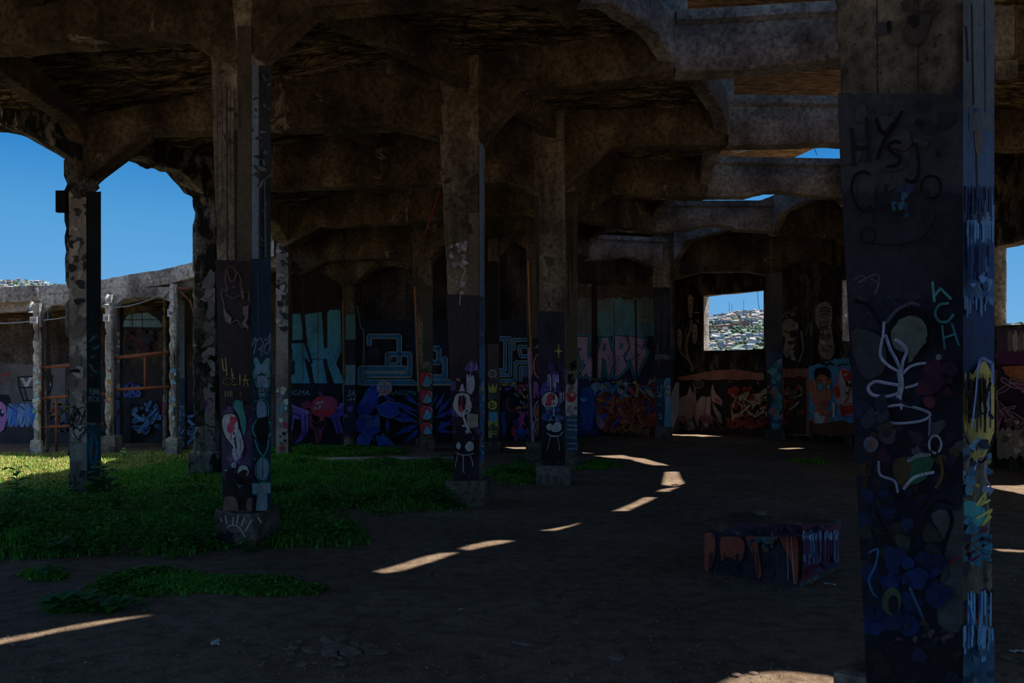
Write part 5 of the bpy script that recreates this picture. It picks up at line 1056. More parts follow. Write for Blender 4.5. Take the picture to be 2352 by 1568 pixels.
# star column
A,B,ro=faces('C4')
A.rect(1232,715,1300,1070,C(18,19,26),1,3); A.rect(1225,450,1238,715,C(26,22,14),1.5,3); A.patches(1246,470,1292,700,[C(34,34,24),C(54,50,40)],12,4,4,10,1.8)
ye=C(96,86,16)
for k in range(8):
    a=k*PI/4; l=15 if k%2==0 else 7; l=l if k in (2,6) else l*.6; A.line([(1283,806),(1283+l*math.cos(a),806+l*math.sin(a))],2.4,ye,taper=True)
A.patches(1250,840,1298,960,[C(28,22,52),C(44,34,90),C(20,18,32)],18,4,5,12,1.8); A.drips(1258,1284,862,12,C(110,104,140),14,36,2.2,5); A.drips(1286,1297,900,5,C(90,84,110),10,26,1.8,6)
A.ell(1263,919,19,19,C(110,106,104),0,22); A.ring(1263,919,20,20,1.6,C(12,10,14)); A.blob([(1258,908),(1268,902),(1272,912),(1266,922),(1268,930),(1254,930),(1256,918)],C(130,26,44)); A.ell(1254,929,2,2,C(12,10,14)); A.ell(1272,927,2,2,C(12,10,14)); A.line([(1261,930),(1262,938)],1.4,C(130,26,44)); A.drips(1270,1276,908,3,C(20,14,18),10,14,1.6,3)
A.patches(1250,936,1294,968,[C(20,40,76),C(16,24,44),C(50,60,76)],14,9,3,8); A.line([(1272,938),(1272,955)],3,C(90,96,100)); A.ring(1271,961,7,7,2.2,C(60,90,120))
A.blob([(1252,985),(1258,970),(1272,966),(1290,974),(1292,990),(1280,1000),(1260,998)],C(10,9,12)); A.blob([(1255,977),(1264,972),(1270,980),(1264,988),(1256,984)],C(90,92,96)); A.blob([(1268,982),(1276,969),(1288,972),(1289,986),(1278,992),(1268,990)],C(100,100,104)); A.blob([(1250,1062),(1252,1020),(1262,998),(1284,998),(1294,1030),(1296,1062)],C(9,9,11)); A.curve([(1256,994),(1270,1002),(1284,1000),(1292,992)],2,C(100,100,104)); A.curve([(1264,1002),(1260,1020),(1256,1034)],1.6,C(90,90,94)); A.curve([(1280,1002),(1284,1020),(1285,1034)],1.6,C(90,90,94)); A.line([(1262,1000),(1280,1001)],2.4,C(110,110,112)); A.drips(1248,1292,1055,8,C(40,36,34),4,10,1.6,6)
A.done('graffiti',ro,'yellow star, white roundel and black figures on dark blue paint')
# skull column
A,B,ro=faces('C5')
A.rect(1300,440,1330,850,C(38,34,20),1,2); A.drips(1303,1324,500,9,C(24,20,12),80,260,2,7); A.spray(1306,830,1322,884,[C(12,10,10)],8,3,3,5,5,8)
A.blob([(1300,892),(1306,882),(1316,884),(1328,874),(1330,950),(1322,952),(1312,950),(1300,952)],C(100,92,88)); A.ell(1312,912,11,12,C(120,26,26)); A.ell(1311,915,6,7,C(80,12,18)); A.ell(1314,907,4,4,C(170,150,140)); A.curve([(1300,908),(1308,898),(1322,902),(1324,910)],2,C(60,30,28))
for i in range(14): R=R_(i); A.ring(R.uniform(1302,1326),R.choice([R.uniform(880,896),R.uniform(928,948)]),3,3,1,C(30,26,26),8)
A.rect(1300,956,1330,1062,C(20,40,54),2,3); 
for y in (964,976,986,1004,1018,1030,1050): A.line([(1303,y),(1325,y+1)],3 if y%4 else 2,C(84,96,106)); 
A.spray(1303,1010,1325,1050,[C(90,104,116),C(30,80,96)],8,6,1.6,2.6,4,6); A.rect(1302,1052,1330,1076,C(24,60,66),2,2); A.line([(1302,1042),(1316,1060)],2,C(8,8,8))
A.done('graffiti',ro,'one-eyed white skull over blue and white bands')
# orange-edged column
A,B,ro=faces('C6')
A.line([(1213,600),(1217,760),(1222,860)],4.5,C(110,66,24)); A.rect(1220,560,1242,775,C(44,36,22)); A.rect(1223,775,1242,1036,C(22,16,24),2,2); A.line([(1214,800),(1221,960),(1226,1040)],6,C(84,62,84))  # orange line paints the light along the broken left edge
for y,c in ((790,C(90,90,92)),): A.spray(1225,785,1236,800,[c],4,2,1.6,2.2,4,5)
A.ring(1240,840,14,28,3,C(90,70,74)); A.ell(1240,840,10,22,C(60,12,20)); A.text('R',1225,911,34,C(90,44,84),w=17,weight=.06); A.ring(1240,944,13,24,3,C(90,84,80)); A.ell(1240,944,10,18,C(96,48,24)); A.ell(1238,978,8,12,C(100,50,26)); A.ring(1238,978,12,16,3,C(90,84,80)); A.patches(1230,995,1240,1030,[C(70,40,30),C(20,14,14)],5,2,3,6)
A.done('graffiti',ro,'light painted orange along the edge above red, pink and orange bubble letters')
A,B,ro=faces('C7')
A.rect(1118,600,1148,790,C(14,12,12)); A.rect(1121,790,1148,880,C(38,32,30),1,1); A.ring(1131,858,9,9,1.6,C(90,90,92)); 
for k in range(4): A.line([(1124,852+k*4),(1139,851+k*4)],1,C(90,90,92))
A.poly([(1121,882),(1127,890),(1131,881),(1136,890),(1143,882),(1140,901),(1123,901)],C(130,116,12)); A.ell(1131,930,11,12,C(120,106,14)); A.ring(1131,930,12,12,1.6,C(12,10,10)); A.text('D',1127,936,11,C(12,12,14),w=9,weight=.03); A.blob([(1124,910),(1130,904),(1136,906),(1138,914),(1128,916)],C(40,42,44)); A.blob([(1122,950),(1132,946),(1142,948),(1142,966),(1128,968)],C(30,80,100)); A.text('M',1121,979,14,C(130,116,12),w=22,weight=.04); A.text('F',1122,1004,15,C(130,116,12),w=20,weight=.04); A.rect(1118,1006,1150,1012,C(30,20,20))
A.done('graffiti',ro,'yellow crown and letters painted down the column')
A,B,ro=faces('C8')
A.line([(952,660),(957,800),(962,900)],5,C(84,54,24)); A.rect(971,655,998,830,C(36,34,26)); A.rect(963,846,998,1006,C(34,46,20),3,2)
rr,cy_=C(100,20,30),C(36,100,114)
for k,(y0,y1) in enumerate(((852,890),(894,928),(930,966),(968,1000))):
    q=[(964,y0+6),(972,y0),(988,y0+2),(994,y0+10),(992,y1-8),(984,y1),(970,y1-2),(964,y1-10)]; A.blob(q,rr); A.curve(q,2,C(10,8,10),close=True); A.blob([(980,y0+10),(988,y0+18),(992,y0+26),(984,y1-3),(972,y1-5),(974,y0+24)],cy_); A.line([(986,y0+4),(992,y0+8),(992,y0+18)],1.6,C(150,140,150))
A.spray(957,900,964,1000,[C(110,80,100),C(20,12,20)],9,4,1.6,2.4,4,5)
A.done('graffiti',ro,'red and cyan bubble letters stacked on green')
A,B,ro=faces('C9')
A.line([(787,690),(790,860)],4,C(60,44,20)); A.rect(794,722,818,780,C(30,56,58)); A.rect(794,780,818,838,C(14,16,24),1,2); A.rect(794,838,818,884,C(40,68,74),1,3); A.rect(790,884,818,1000,C(14,12,24),1,3); A.spray(793,896,818,918,[C(120,130,150)],6,8,1.6,2.2,5,8); A.patches(792,925,816,1000,[C(40,30,76),C(20,14,34)],8,4,4,9)
A.done('graffiti',ro,'teal blocks continuing the wall letters')
A,B,ro=faces('C10')
A.rect(1498,660,1545,880,C(18,20,27)); A.drips(1505,1538,680,16,C(28,32,40),40,120,3,5); A.rect(1503,815,1545,826,C(40,48,60),3,4); A.rect(1500,870,1545,1000,C(20,34,44),2,3); A.line([(1509,790),(1514,840)],2.4,C(60,48,28))
A.blob([(1524,886),(1530,868),(1540,870),(1544,890),(1542,930),(1544,990),(1526,990),(1528,930)],C(24,90,104)); A.blob([(1530,884),(1537,880),(1541,890),(1540,915),(1535,926),(1529,915)],C(84,90,110)); A.ell(1535,902,3,6,C(96,110,40)); A.line([(1534,930),(1532,985)],5,C(60,70,96)); A.ring(1535,895,9,14,1.6,C(16,30,44)); A.line([(1528,892),(1535,896),(1542,892)],1.6,C(30,40,60)); A.text('S',1512,962,14,C(90,96,104),w=9,weight=.03); A.spray(1511,882,1519,930,[C(90,96,104)],7,7,1.6,2.4,4,6)
A.done('graffiti',ro,'pale cyan painted figure on the dark shaft')
A,B,ro=faces('C11')
A.rect(1757,620,1800,808,C(40,38,35)); A.rect(1757,700,1800,810,C(34,34,34),4,4); A.rect(1757,808,1800,1000,C(24,40,52),3,5); A.rect(1757,846,1770,1000,C(30,22,20),2,3); A.patches(1772,830,1797,880,[C(14,66,68),C(20,84,80),C(54,74,90)],12,4,4,9,1.4); A.patches(1772,880,1797,985,[C(50,90,110),C(24,70,90),C(90,50,50),C(40,60,96)],18,6,4,9,1.4); A.curve([(1781,900),(1790,904),(1786,918),(1780,914)],3,C(14,100,60)); A.ring(1787,936,8,7,2.6,C(14,110,60)); A.ring(1786,922,7,6,2.6,C(14,110,60)); A.line([(1786,895),(1787,955)],2.2,C(14,110,60)); A.text('KE',1758,893,9,C(90,84,76),w=10); A.text('ZI',1759,905,9,C(90,84,76),w=9)
A.done('graffiti',ro,'teal and green sprayed foot')
A,B,ro=faces('C12')
A.patches(2284,760,2314,1000,[C(24,22,22),C(50,44,38),C(60,14,24),C(20,30,36)],26,5,4,10,1.6); A.blob([(2290,930),(2306,925),(2312,945),(2296,950)],C(110,20,34)); A.rect(2280,980,2316,1040,C(20,30,34),3,3)
A.done('graffiti',ro)
# weathered yard columns
A,B,ro=faces('A1'); GAIN[0]=5
A.rect(140,440,204,1110,C(70,68,62),0); 
A=Paint(COLS['A1']['S'],-Vector((math.sin(COLS['A1']['yaw']),math.cos(COLS['A1']['yaw']),0)),[(158,430),(198,430),(200,1080),(160,1080)],off=.012)
A.rect(150,440,204,1090,C(84,78,70),4,3); A.patches(156,440,200,700,[C(40,36,30),C(104,96,84),C(26,26,22)],30,4,3,10,2.2); A.patches(156,700,200,1080,[C(100,94,84),C(66,60,52),C(108,100,90)],24,5,6,14,2.2)
bk=C(10,10,12); A.rect(158,848,184,855,bk,2,2); A.curve([(170,930),(176,950),(166,965),(182,960),(178,940),(190,958),(196,940),(184,976)],2.6,bk); A.spray(162,935,196,985,[bk],7,4,1.6,2.6,5,14); A.curve([(184,990),(176,982),(168,988),(172,1000),(184,1012),(184,1000),(196,988),(190,980),(184,990)],2.4,bk); A.curve([(180,1010),(190,1000),(196,992)],2,bk); A.text('LAMAS',162,1018,5,bk,w=24)
B.rect(200,440,240,1120,C(26,34,34),1,3); B.patches(206,760,228,1010,[C(60,72,76),C(30,46,52),C(70,84,88)],16,3,2,6,3.4); B.text('fue',204,906,16,C(110,130,140),w=26,weight=.01); B.text('ISOS',203,922,12,C(110,130,140),w=26,weight=.01); B.rect(200,980,240,1110,C(20,50,60),8,4); B.ring(214,1030,9,34,5,C(20,80,100)); B.ell(214,1028,6,9,C(70,34,30)); B.curve([(204,990),(212,1010),(208,1050),(220,1070)],4,C(24,84,110))
A.done('graffiti',ro,'black hand-style tags and a small heart'); B.done('graffiti',ro,'blue-green sprayed side')
A,B,ro=faces('A2'); GAIN[0]=5.5
A=Paint(COLS['A2']['S'],-Vector((math.sin(COLS['A2']['yaw']),math.cos(COLS['A2']['yaw']),0)),[(446,430),(494,430),(494,1040),(448,1040)],off=.012)
A.patches(468,600,494,900,[C(74,72,72),C(60,62,62)],34,5,4,10,2.4); A.rect(470,900,496,1026,C(66,62,60),3,3); A.spray(468,915,492,955,[C(110,40,80),C(120,60,96)],8,4,1.6,2.6,4,9); A.spray(468,960,492,1012,[C(120,104,30),C(60,60,56)],9,5,1.8,3,4,8); A.patches(446,560,466,1000,[C(14,16,12),C(24,24,20)],20,6,4,9,2.4)
A.done('graffiti',ro,'faded pink and yellow tags on pale patches')
A,B,ro=faces('A3')
A.rect(634,570,664,1050,C(66,64,60),0); A.patches(638,570,662,760,[C(30,28,26),C(84,82,80),C(20,18,18)],30,4,2,7,2.6); A.patches(636,880,662,1000,[C(96,24,36),C(40,34,44),C(30,70,90),C(100,96,90)],26,5,3,7,1.4); A.patches(636,850,660,884,[C(70,44,60)],4,4,4,9); A.rect(634,985,666,1050,C(84,80,74),2,2); A.patches(642,990,662,1020,[C(20,18,20)],5,4,2,6); A.ell(648,1030,7,7,C(110,30,34))
A.done('graffiti',ro,'patched pale paint with red tags')
GAIN[0]=4
for k,pl,pr,cc in (('F3',74,94,[C(80,110,120),C(40,90,80),C(110,110,110)]),('F2',240,258,[C(110,80,30),C(96,96,96),C(80,50,80)]),('F1',387,404,[C(60,100,120),C(120,120,120),C(50,80,110)])):
    A,B,ro=faces(k); A.off=.02; A.patches(pl+3,850,pr-1,1000,cc,16,4,2,5,2); A.spray(pl+3,760,pr-1,830,[C(60,44,64)],6,5,1,1.6,4,7); A.done('graffiti',ro,'speckled spray paint on the lower half')
A,B,ro=faces('H3'); A.off=.02; A.rect(98,740,111,1040,C(70,76,80)); 
for i,ch_ in enumerate('FUCA'): A.text(ch_,100,800+i*28,18,C(8,8,10),w=9,weight=.04)
A.patches(99,900,110,1030,[C(90,96,30),C(60,90,100),C(100,100,100)],10,3,2,5); A.done('graffiti',ro,'black letters stacked on pale paint')
A,B,ro=faces('H2'); A.off=.02; A.rect(264,725,282,900,C(36,44,54),2,3); A.rect(264,890,282,1000,C(24,40,84),2,4); A.patches(267,735,278,900,[C(70,84,96)],7,3,3,5,3); A.spray(267,900,279,990,[C(60,84,140),C(10,16,50)],8,4,2,3,4,8); A.done('graffiti',ro,'blue paint with letters')
A,B,ro=faces('H1'); A.off=.02; A.rect(408,690,430,870,C(54,64,70),2,3); A.rect(408,870,430,1040,C(20,40,60),3,3); A.spray(409,930,428,1030,[C(110,130,160),C(30,70,110)],16,4,1.6,2.6,5,8); A.done('graffiti',ro,'white and blue scribbles')
A,B,ro=faces('H0'); A.off=.02; A.spray(373,925,386,962,[C(120,40,90)],6,4,1.8,2.6,5,7); A.done('graffiti',ro,'pink scribble')
# ================================================================== CONCRETE BLOCK, DEBRIS
def block():
    yaw=math.radians(44); D=GD(1345); S=PX(1838,D)
    tL=Vector((-math.cos(yaw),math.sin(yaw),0)); vB=Vector((math.sin(yaw),math.cos(yaw),0))
    k=(1613-CX)/F; l=(S.x-k*S.y)/(math.cos(yaw)+k*math.sin(yaw)); k2=(1932-CX)/F; m=(k2*S.y-S.x)/(math.sin(yaw)-k2*math.cos(yaw))
    c=S+tL*l/2+vB*m/2; h=ZY(1225,D)
    root=empty('concrete_block',(c.x,c.y,0),'low square painted concrete block lying on the dirt before the foreground column','block')
    part('block_body',box_me((-l/2,-m/2,-.1),(l/2,m/2,h),-yaw,c,jit=.035,seed=4,cuts=4,bev=.05),M['pedestal'],root)
    GAIN[0]=10
    P=Paint(S-vB*.0,-vB,[(1618,1150),(1834,1150),(1834,1350),(1618,1332)],off=.035,step=.001)
    og=C(70,24,12)
    P.rect(1612,1226,1836,1345,C(22,18,24),3,3); P.patches(1615,1290,1834,1338,[C(14,12,16),C(18,16,22)],22,7,6,16)
    for q in ([(1614,1230),(1640,1224),(1644,1260),(1636,1300),(1618,1310)],[(1654,1236),(1680,1224),(1708,1240),(1710,1270),(1700,1290),(1670,1280),(1656,1290)],[(1710,1226),(1736,1224),(1744,1270),(1750,1320),(1738,1326),(1728,1280)],[(1788,1228),(1830,1226),(1834,1330),(1822,1340),(1814,1290),(1790,1240)]): P.blob(q,og); P.curve(q,3,C(10,9,14),close=True)
    P.blob([(1734,1228),(1770,1218),(1786,1236),(1760,1250)],C(34,46,50)); P.curve([(1716,1250),(1740,1238),(1764,1256),(1782,1240)],5,C(14,14,20)); P.patches(1716,1240,1775,1270,[C(50,30,20),C(26,34,40)],8,8,4,9); P.line([(1808,1228),(1810,1330)],1.6,C(76,68,60)); P.line([(1817,1228),(1824,1340)],1.6,C(84,72,60)); P.drips(1630,1800,1270,14,C(12,10,14),20,50,3,6)
    P.done('graffiti',root,'orange letters running into black')
    P=Paint(S,-tL,[(1843,1150),(1926,1150),(1926,1300),(1843,1335)],off=.035,step=.001)
    P.rect(1838,1205,1932,1350,C(58,14,26),2,3); P.drips(1844,1926,1222,46,C(48,58,76),20,80,4,4); P.drips(1844,1926,1226,22,C(80,84,96),10,50,2,5); P.drips(1844,1926,1240,14,C(40,14,30),20,60,4,6); P.patches(1844,1290,1926,1330,[C(22,20,30),C(30,24,34)],12,5,5,10)
    P.done('graffiti',root,'red and white dripping side')
    P=Paint((0,0,h),(0,0,1),[(1630,1232),(1700,1200),(1920,1205),(1840,1232)],off=.012,step=.001)
    P.rect(1600,1190,1940,1240,C(24,24,34)); P.patches(1640,1198,1920,1232,[C(20,24,40),C(44,42,54),C(34,20,34),C(16,16,22)],40,5,5,14,.3)
    P.done('graffiti',root,'dark blue-grey painted top')
    return S,tL,vB,l,m,h
BS=block()
def rock_me(r,seed,flat=.6):
    bm=bmesh.new(); bmesh.ops.create_icosphere(bm,subdivisions=2,radius=1); R=random.Random(seed); s=Vector((R.uniform(.7,1.3),R.uniform(.6,1.1),flat*R.uniform(.6,1.1)))
    for v in bm.verts:
        k=1+.35*N3(v.co,1.1,seed)+.15*N3(v.co,3,seed); v.co=Vector((v.co.x*s.x,v.co.y*s.y,v.co.z*s.z))*k*r
    me=bpy.data.meshes.new('rock'); bm.to_mesh(me); bm.free(); return me
p=G(1742,1205); z=BS[5]
def settle(name,px,py,r,label,m='stone',seed=1,flat=.5,group=None,cat='stone',me=None,zz=None):
    g=G(px,py); x,y=g.x,g.y; zt=gh(x,y) if zz is None else zz
    me=me or rock_me(r,seed,flat); o=obj(name,me,M[m] if len(me.materials)==0 else None,loc=(x,y,zt+(r*flat*.35 if name in('stone','rubble') else .004)))
    o.rotation_euler.z=seed*1.7
    return tag(o,label,cat,group)
cB=BS[0]+BS[1]*BS[3]*.55+BS[2]*BS[4]*.6
o=obj('stone',rock_me(.06,3,.7),M['stone'],loc=(cB.x-.1,cB.y,z+.035)); tag(o,'small stone resting on top of the painted block','stone')
# rubble heap: every lump its own stone
RM=[rock_me(1,50+i,.45) for i in range(6)]
for m_ in RM: m_.materials.append(M['stone'])
R=random.Random(4)
for i in range(46):
    px,py=R.gauss(745,75),R.gauss(1492,17)
    if not(600<px<900 and 1452<py<1530): continue
    s=R.uniform(.012,.04)*(1.5 if abs(px-760)<60 else 1); g=G(px,py)
    o=bpy.data.objects.new('stone',RM[i%6]); COL.objects.link(o); o.location=(g.x,g.y,gh(g.x,g.y)+s*.2); o.scale=(s*1.2,s,s*1.1); o.rotation_euler=(R.uniform(-.3,.3),R.uniform(-.3,.3),R.uniform(0,6))
    tag(o,'brown broken stone in the low rubble heap at the bottom left of centre','stone','rubble heap')
for i,(px,py,s) in enumerate(((865,1490,.075),(843,1478,.05),(668,1498,.05),(1050,1280,.02),(812,1500,.04))):
    g=G(px,py); o=obj('stone_slab',box_me((-s,-s*.4,0),(s,s*.4,s*.3),0,jit=.01,seed=i,cuts=1,bev=.006),M['stone'],loc=(g.x,g.y,gh(g.x,g.y)-.004)); o.rotation_euler=(.05,.03,i)
    tag(o,['flat slab of rubble at the right end of the heap','tilted slab behind the right end of the heap','flat dark slab at the left of the heap','pebble slab lying in the bright ground strip','small flat slab in the middle of the heap'][i],'stone')
for i,(px,py,s,lab) in enumerate(((1417,1503,.055,'pale lump lying alone on the dirt at bottom centre right'),(1880,1026,.09,'pale broken lump on the dirt near the right column foot'),(1005,1315,.03,'small pale shard right of the lower bright strip'),(985,1312,.028,'dark pebble just below the lower bright strip'),(1550,1111,.06,'dark flat stone lying across the square sunlit patch'),(1325,1425,.04,'dark clod in the open dirt right of centre'),(190,1350,.05,'flat stone between the two weed strips at left'),(25,1352,.045,'flat stone at the left edge below the weeds'),(1690,1545,.03,'pebble in the sunny patch at the bottom'),(1730,1540,.025,'small pebble in the sunny patch at the bottom right'),(2310,1515,.04,'pale flat stone right of the foreground column'),(1200,1475,.06,'flat half-buried stone at bottom centre'))):
    settle('stone',px,py,s,lab,seed=i+11,flat=.4)
# litter
def scrap(s,seed,w=1.0):
    R=random.Random(seed); n=7; v=[];f=[]
    for i in range(n):
        for j in range(3):
            v.append(((i/(n-1)-.5)*2*s+R.uniform(-.1,.1)*s,(j-1)*s*.45*w+R.uniform(-.12,.12)*s,abs(math.sin(i*1.3+j+seed))*s*.28+.004))
    for i in range(n-1):
        for j in range(2): a=i*3+j; f.append((a,a+3,a+4,a+1))
    me=bpy.data.meshes.new('scrap'); me.from_pydata(v,[],f); bm=bmesh.new(); bm.from_mesh(me); bmesh.ops.solidify(bm,geom=bm.faces[:],thickness=.002); bm.to_mesh(me); bm.free(); return me
SM=[scrap(1,i,[1,.6,.8,.5][i]) for i in range(4)]
for m_ in SM: m_.materials.append(M['litter'])
LIT=[(28,1478,.03,'crumpled white scrap under the left bright strip'),(330,1402,.03,'pale wrapper just above the end of the left bright strip'),(487,1402,.018,'tiny white scrap right of the left bright strip'),(141,1515,.02,'white crumb at the bottom left corner'),(196,1519,.02,'bent white scrap in the bottom left corner'),(655,1490,.03,'pale crumpled scrap at the left side of the rubble heap'),(683,1487,.02,'white chip on top of the rubble heap'),(721,1522,.03,'folded white paper in front of the rubble heap'),(1057,1396,.035,'round white shard on the open dirt at centre'),(1326,1343,.03,'small standing white scrap on open dirt right of centre'),(900,1407,.02,'white chip left of the round shard, upper one'),(921,1412,.018,'white chip left of the round shard, lower one'),(829,1384,.018,'lone white chip in the dirt left of centre'),(917,1474,.02,'white chip right of the rubble heap'),(1905,1338,.08,'crumpled white bag beside the painted block'),(685,1250,.10,'flattened clear bottle on the grass by the eye-painted block'),(495,1473,.09,'thin white strip of plastic at the lower left'),(2340,1500,.09,'pale torn paper at the right edge of the ground'),(2332,1330,.03,'white scrap right of the foreground column'),(1432,1380,.02,'white speck at the far right of the open dirt'),(1603,1073,.03,'small white scrap beyond the square sunlit patch'),(1790,1110,.03,'white scrap on the ground above the painted block'),(1767,1116,.03,'second white scrap above and left in the dirt behind the block'),(1610,1022,.05,'tiny pale scrap near the far columns'),(1440,1001,.12,'pale plastic sheet lying at the foot of the red mural'),(1482,1000,.08,'bright white scrap at the foot of the red mural'),(1600,996,.05,'white scrap at the foot of the brown lettering'),(1650,1075,.03,'grey scrap in the far dirt before the window'),(980,1530,.02,'pale crumb at the bottom centre')]
for i,(px,py,s,lab) in enumerate(LIT):
    g=G(px,py); o=bpy.data.objects.new('litter_scrap',SM[i%4]); COL.objects.link(o); o.location=(g.x,g.y,gh(g.x,g.y)+.004); o.scale=(s*.6,s*.6,s*.5); o.rotation_euler.z=i*1.3; tag(o,lab,'litter')
g=G(1866,1340); o=obj('litter_scrap',scrap(.035,5),M['orange'],loc=(g.x,g.y,gh(g.x,g.y)+.003)); tag(o,'small orange wrapper at the near corner of the painted block','litter')
# countless crumbs
R=random.Random(9); v=[];f=[]
for i in range(2600):
    px=R.uniform(-50,2400); py=1000+(R.random()**.7)*600; g=G(px,py); s=R.uniform(.004,.013)*(1+g.y*.04); z0=gh(g.x,g.y); b=len(v)
    for k in range(4): t=k*PI/2+i; v.append((g.x+s*math.cos(t)*R.uniform(.6,1.3),g.y+s*math.sin(t),z0))
    v.append((g.x,g.y,z0+s*.8)); f+=[(b+k,b+(k+1)%4,b+4) for k in range(4)]
me=bpy.data.meshes.new('crumbs'); me.from_pydata(v,[],f); tag(obj('gravel',me,M['stone']),'loose crumbs of grit scattered over the dirt floor','gravel',kind='stuff')
# flat plank-like slab in the grass behind
me=box_me((-1.6,-.28,0),(1.6,.28,.05),0,jit=.01,cuts=2,bev=.01); g=G(880,1056); o=obj('concrete_slab',me,M['facade'],loc=(g.x,g.y,gh(g.x,g.y)+.0)); o.rotation_euler.z=.06; tag(o,'flat pale concrete slab lying among the grass in mid scene','slab')
me=box_me((-.9,-.22,0),(.9,.22,.05),0,jit=.02,cuts=2,bev=.01); g=G(1180,1104); o=obj('concrete_slab',me,M['stone'],loc=(g.x,g.y,gh(g.x,g.y)-.02)); tag(o,'broken grey kerb piece between the wide-block and star columns','slab')
# ================================================================== GRASS AND WEEDS
GP=[[(-400,1288),(0,1287),(200,1278),(350,1272),(430,1280),(520,1262),(640,1258),(760,1256),(860,1246),(862,1222),(800,1205),(700,1196),(740,1178),(880,1172),(1000,1170),(1070,1166),(1060,1140),(1045,1108),(1110,1112),(1240,1112),(1242,1085),(1240,1066),(1160,1064),(1110,1074),(1050,1060),(900,1056),(800,1060),(790,1050),(870,1045),(945,1042),(930,1034),(860,1028),(660,1024),(560,1034),(300,1038),(0,1041),(-400,1043)],
 [(236,1352),(250,1330),(200,1325),(280,1318),(380,1316),(520,1322),(640,1330),(740,1342),(720,1362),(600,1368),(480,1364),(400,1372),(280,1368)],[(36,1325),(60,1312),(110,1306),(140,1318),(130,1330),(60,1330)],
 [(1310,1068),(1360,1061),(1430,1065),(1440,1072),(1380,1078),(1320,1080)],[(1800,1058),(1850,1050),(1905,1054),(1890,1063),(1830,1062)],[(90,1398),(120,1384),(200,1380),(228,1392),(210,1404),(130,1406)],[(252,1396),(275,1388),(292,1398),(270,1408)]]
GW=[[ (G(*p).x,G(*p).y) for p in q] for q in GP]
def edist(p,P):
    m=9
    for i in range(len(P)):
        a=P[i]; b=P[(i+1)%len(P)]; dx,dy=b[0]-a[0],b[1]-a[1]; t=max(0,min(1,((p[0]-a[0])*dx+(p[1]-a[1])*dy)/(dx*dx+dy*dy+1e-9)))
        m=min(m,(p[0]-a[0]-dx*t)**2+(p[1]-a[1]-dy*t)**2)
    return math.sqrt(m)
def wob(P,k):
    out=[]
    for i in range(len(P)):
        a=P[i]; b=P[(i+1)%len(P)]; n=max(1,int(math.hypot(b[0]-a[0],b[1]-a[1])/.35))
        for j in range(n):
            x=a[0]+(b[0]-a[0])*j/n; y=a[1]+(b[1]-a[1])*j/n; out.append((x+noise.noise(Vector((x*2.1,y*2.1,1)))*k,y+noise.noise(Vector((x*2.1,y*2.1,5)))*k))
    return out
GW=[wob(q,.5 if i==0 else .22) for i,q in enumerate(GW)]
def blades(name,n,seed,polyids,hfun,cols,label,wid=.006,kind='grass',leafy=False,dens_=None):
    R=random.Random(seed); V=[];Fc=[];Cc=[]
    for pid in polyids:
        P=GW[pid]; xs=[p[0] for p in P]; ys=[p[1] for p in P]; x0,x1,y0,y1=min(xs),max(xs),min(ys),max(ys)
        area=abs(sum(P[i][0]*P[(i+1)%len(P)][1]-P[(i+1)%len(P)][0]*P[i][1] for i in range(len(P))))/2
        cnt=0; want=int(n[pid] if isinstance(n,dict) else n)
        tries=0
        while cnt<want and tries<want*6:
            tries+=1; x=R.uniform(x0,x1); y=R.uniform(y0,y1)
            if not pin((x,y),P): continue
            cl=noise.noise(Vector((x*1.3,y*1.3,seed)))+.5*noise.noise(Vector((x*4,y*4,seed)))
            if R.random()>.55+cl*1.1: continue
            if abs(y)<1e-3 or abs(x/y)>.86: continue
            h=hfun(x,y,cl,R)
            ed=edist((x,y),P); h*=min(1,.35+ed/.5*.65); 
            if ed<.12 and R.random()<.5: continue
            if h<=0: continue
            c=R.choice(cols) if not callable(cols) else cols(x,y,cl,R); sh=R.uniform(.6,1.2); c=tuple(min(.9,q*sh) for q in c)
            a=R.uniform(0,2*PI); z=gh(x,y); b=len(V); w=wid*(1+y*.09)*R.uniform(.7,1.3); ln=R.uniform(.1,.6)*h
            ca,sa=math.cos(a),math.sin(a); pa=a+PI/2+R.uniform(-.6,.6); px_,py_=math.cos(pa)*w,math.sin(pa)*w
            if not leafy:
                V+=[(x-px_,y-py_,z),(x+px_,y+py_,z),(x+ca*ln*.4+px_*.7,y+sa*ln*.4+py_*.7,z+h*.6),(x+ca*ln*.4-px_*.7,y+sa*ln*.4-py_*.7,z+h*.6),(x+ca*ln,y+sa*ln,z+h)]
                Fc+=[(b,b+1,b+2,b+3),(b+3,b+2,b+4)]; Cc+=[c]*7
            else:
                L_=w*R.uniform(2.2,3.4); t=R.uniform(-.1,.5); zz=z+h*R.uniform(.3,1)
                V+=[(x,y,zz),(x+ca*L_*.45+px_*1.6,y+sa*L_*.45+py_*1.6,zz+L_*t*.5+.01),(x+ca*L_,y+sa*L_,zz+L_*t-.01),(x+ca*L_*.45-px_*1.6,y+sa*L_*.45-py_*1.6,zz+L_*t*.5+.01)]
                Fc+=[(b,b+1,b+2,b+3)]; Cc+=[c]*4
            cnt+=1
    me=bpy.data.meshes.new(name); me.from_pydata(V,[],Fc); at=me.color_attributes.new('Col','FLOAT_COLOR','CORNER')
    at.data.foreach_set('color',[q for c in Cc for q in (c[0],c[1],c[2],1)])
    return tag(obj(name,me,M['leaf']),label,kind,kind='stuff')
g0,g1,g2,g3=(.10,.36,.04),(.17,.50,.06),(.06,.24,.03),(.28,.60,.10)
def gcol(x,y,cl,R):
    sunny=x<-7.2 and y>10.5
    if sunny and R.random()<.75: return R.choice([(.60,.56,.18),(.66,.58,.24),(.42,.52,.14),(.52,.56,.16)])  # sunlight put into the colour: yard blades yellower and brighter
    return R.choice([g0,g1,g2,g3,g1])
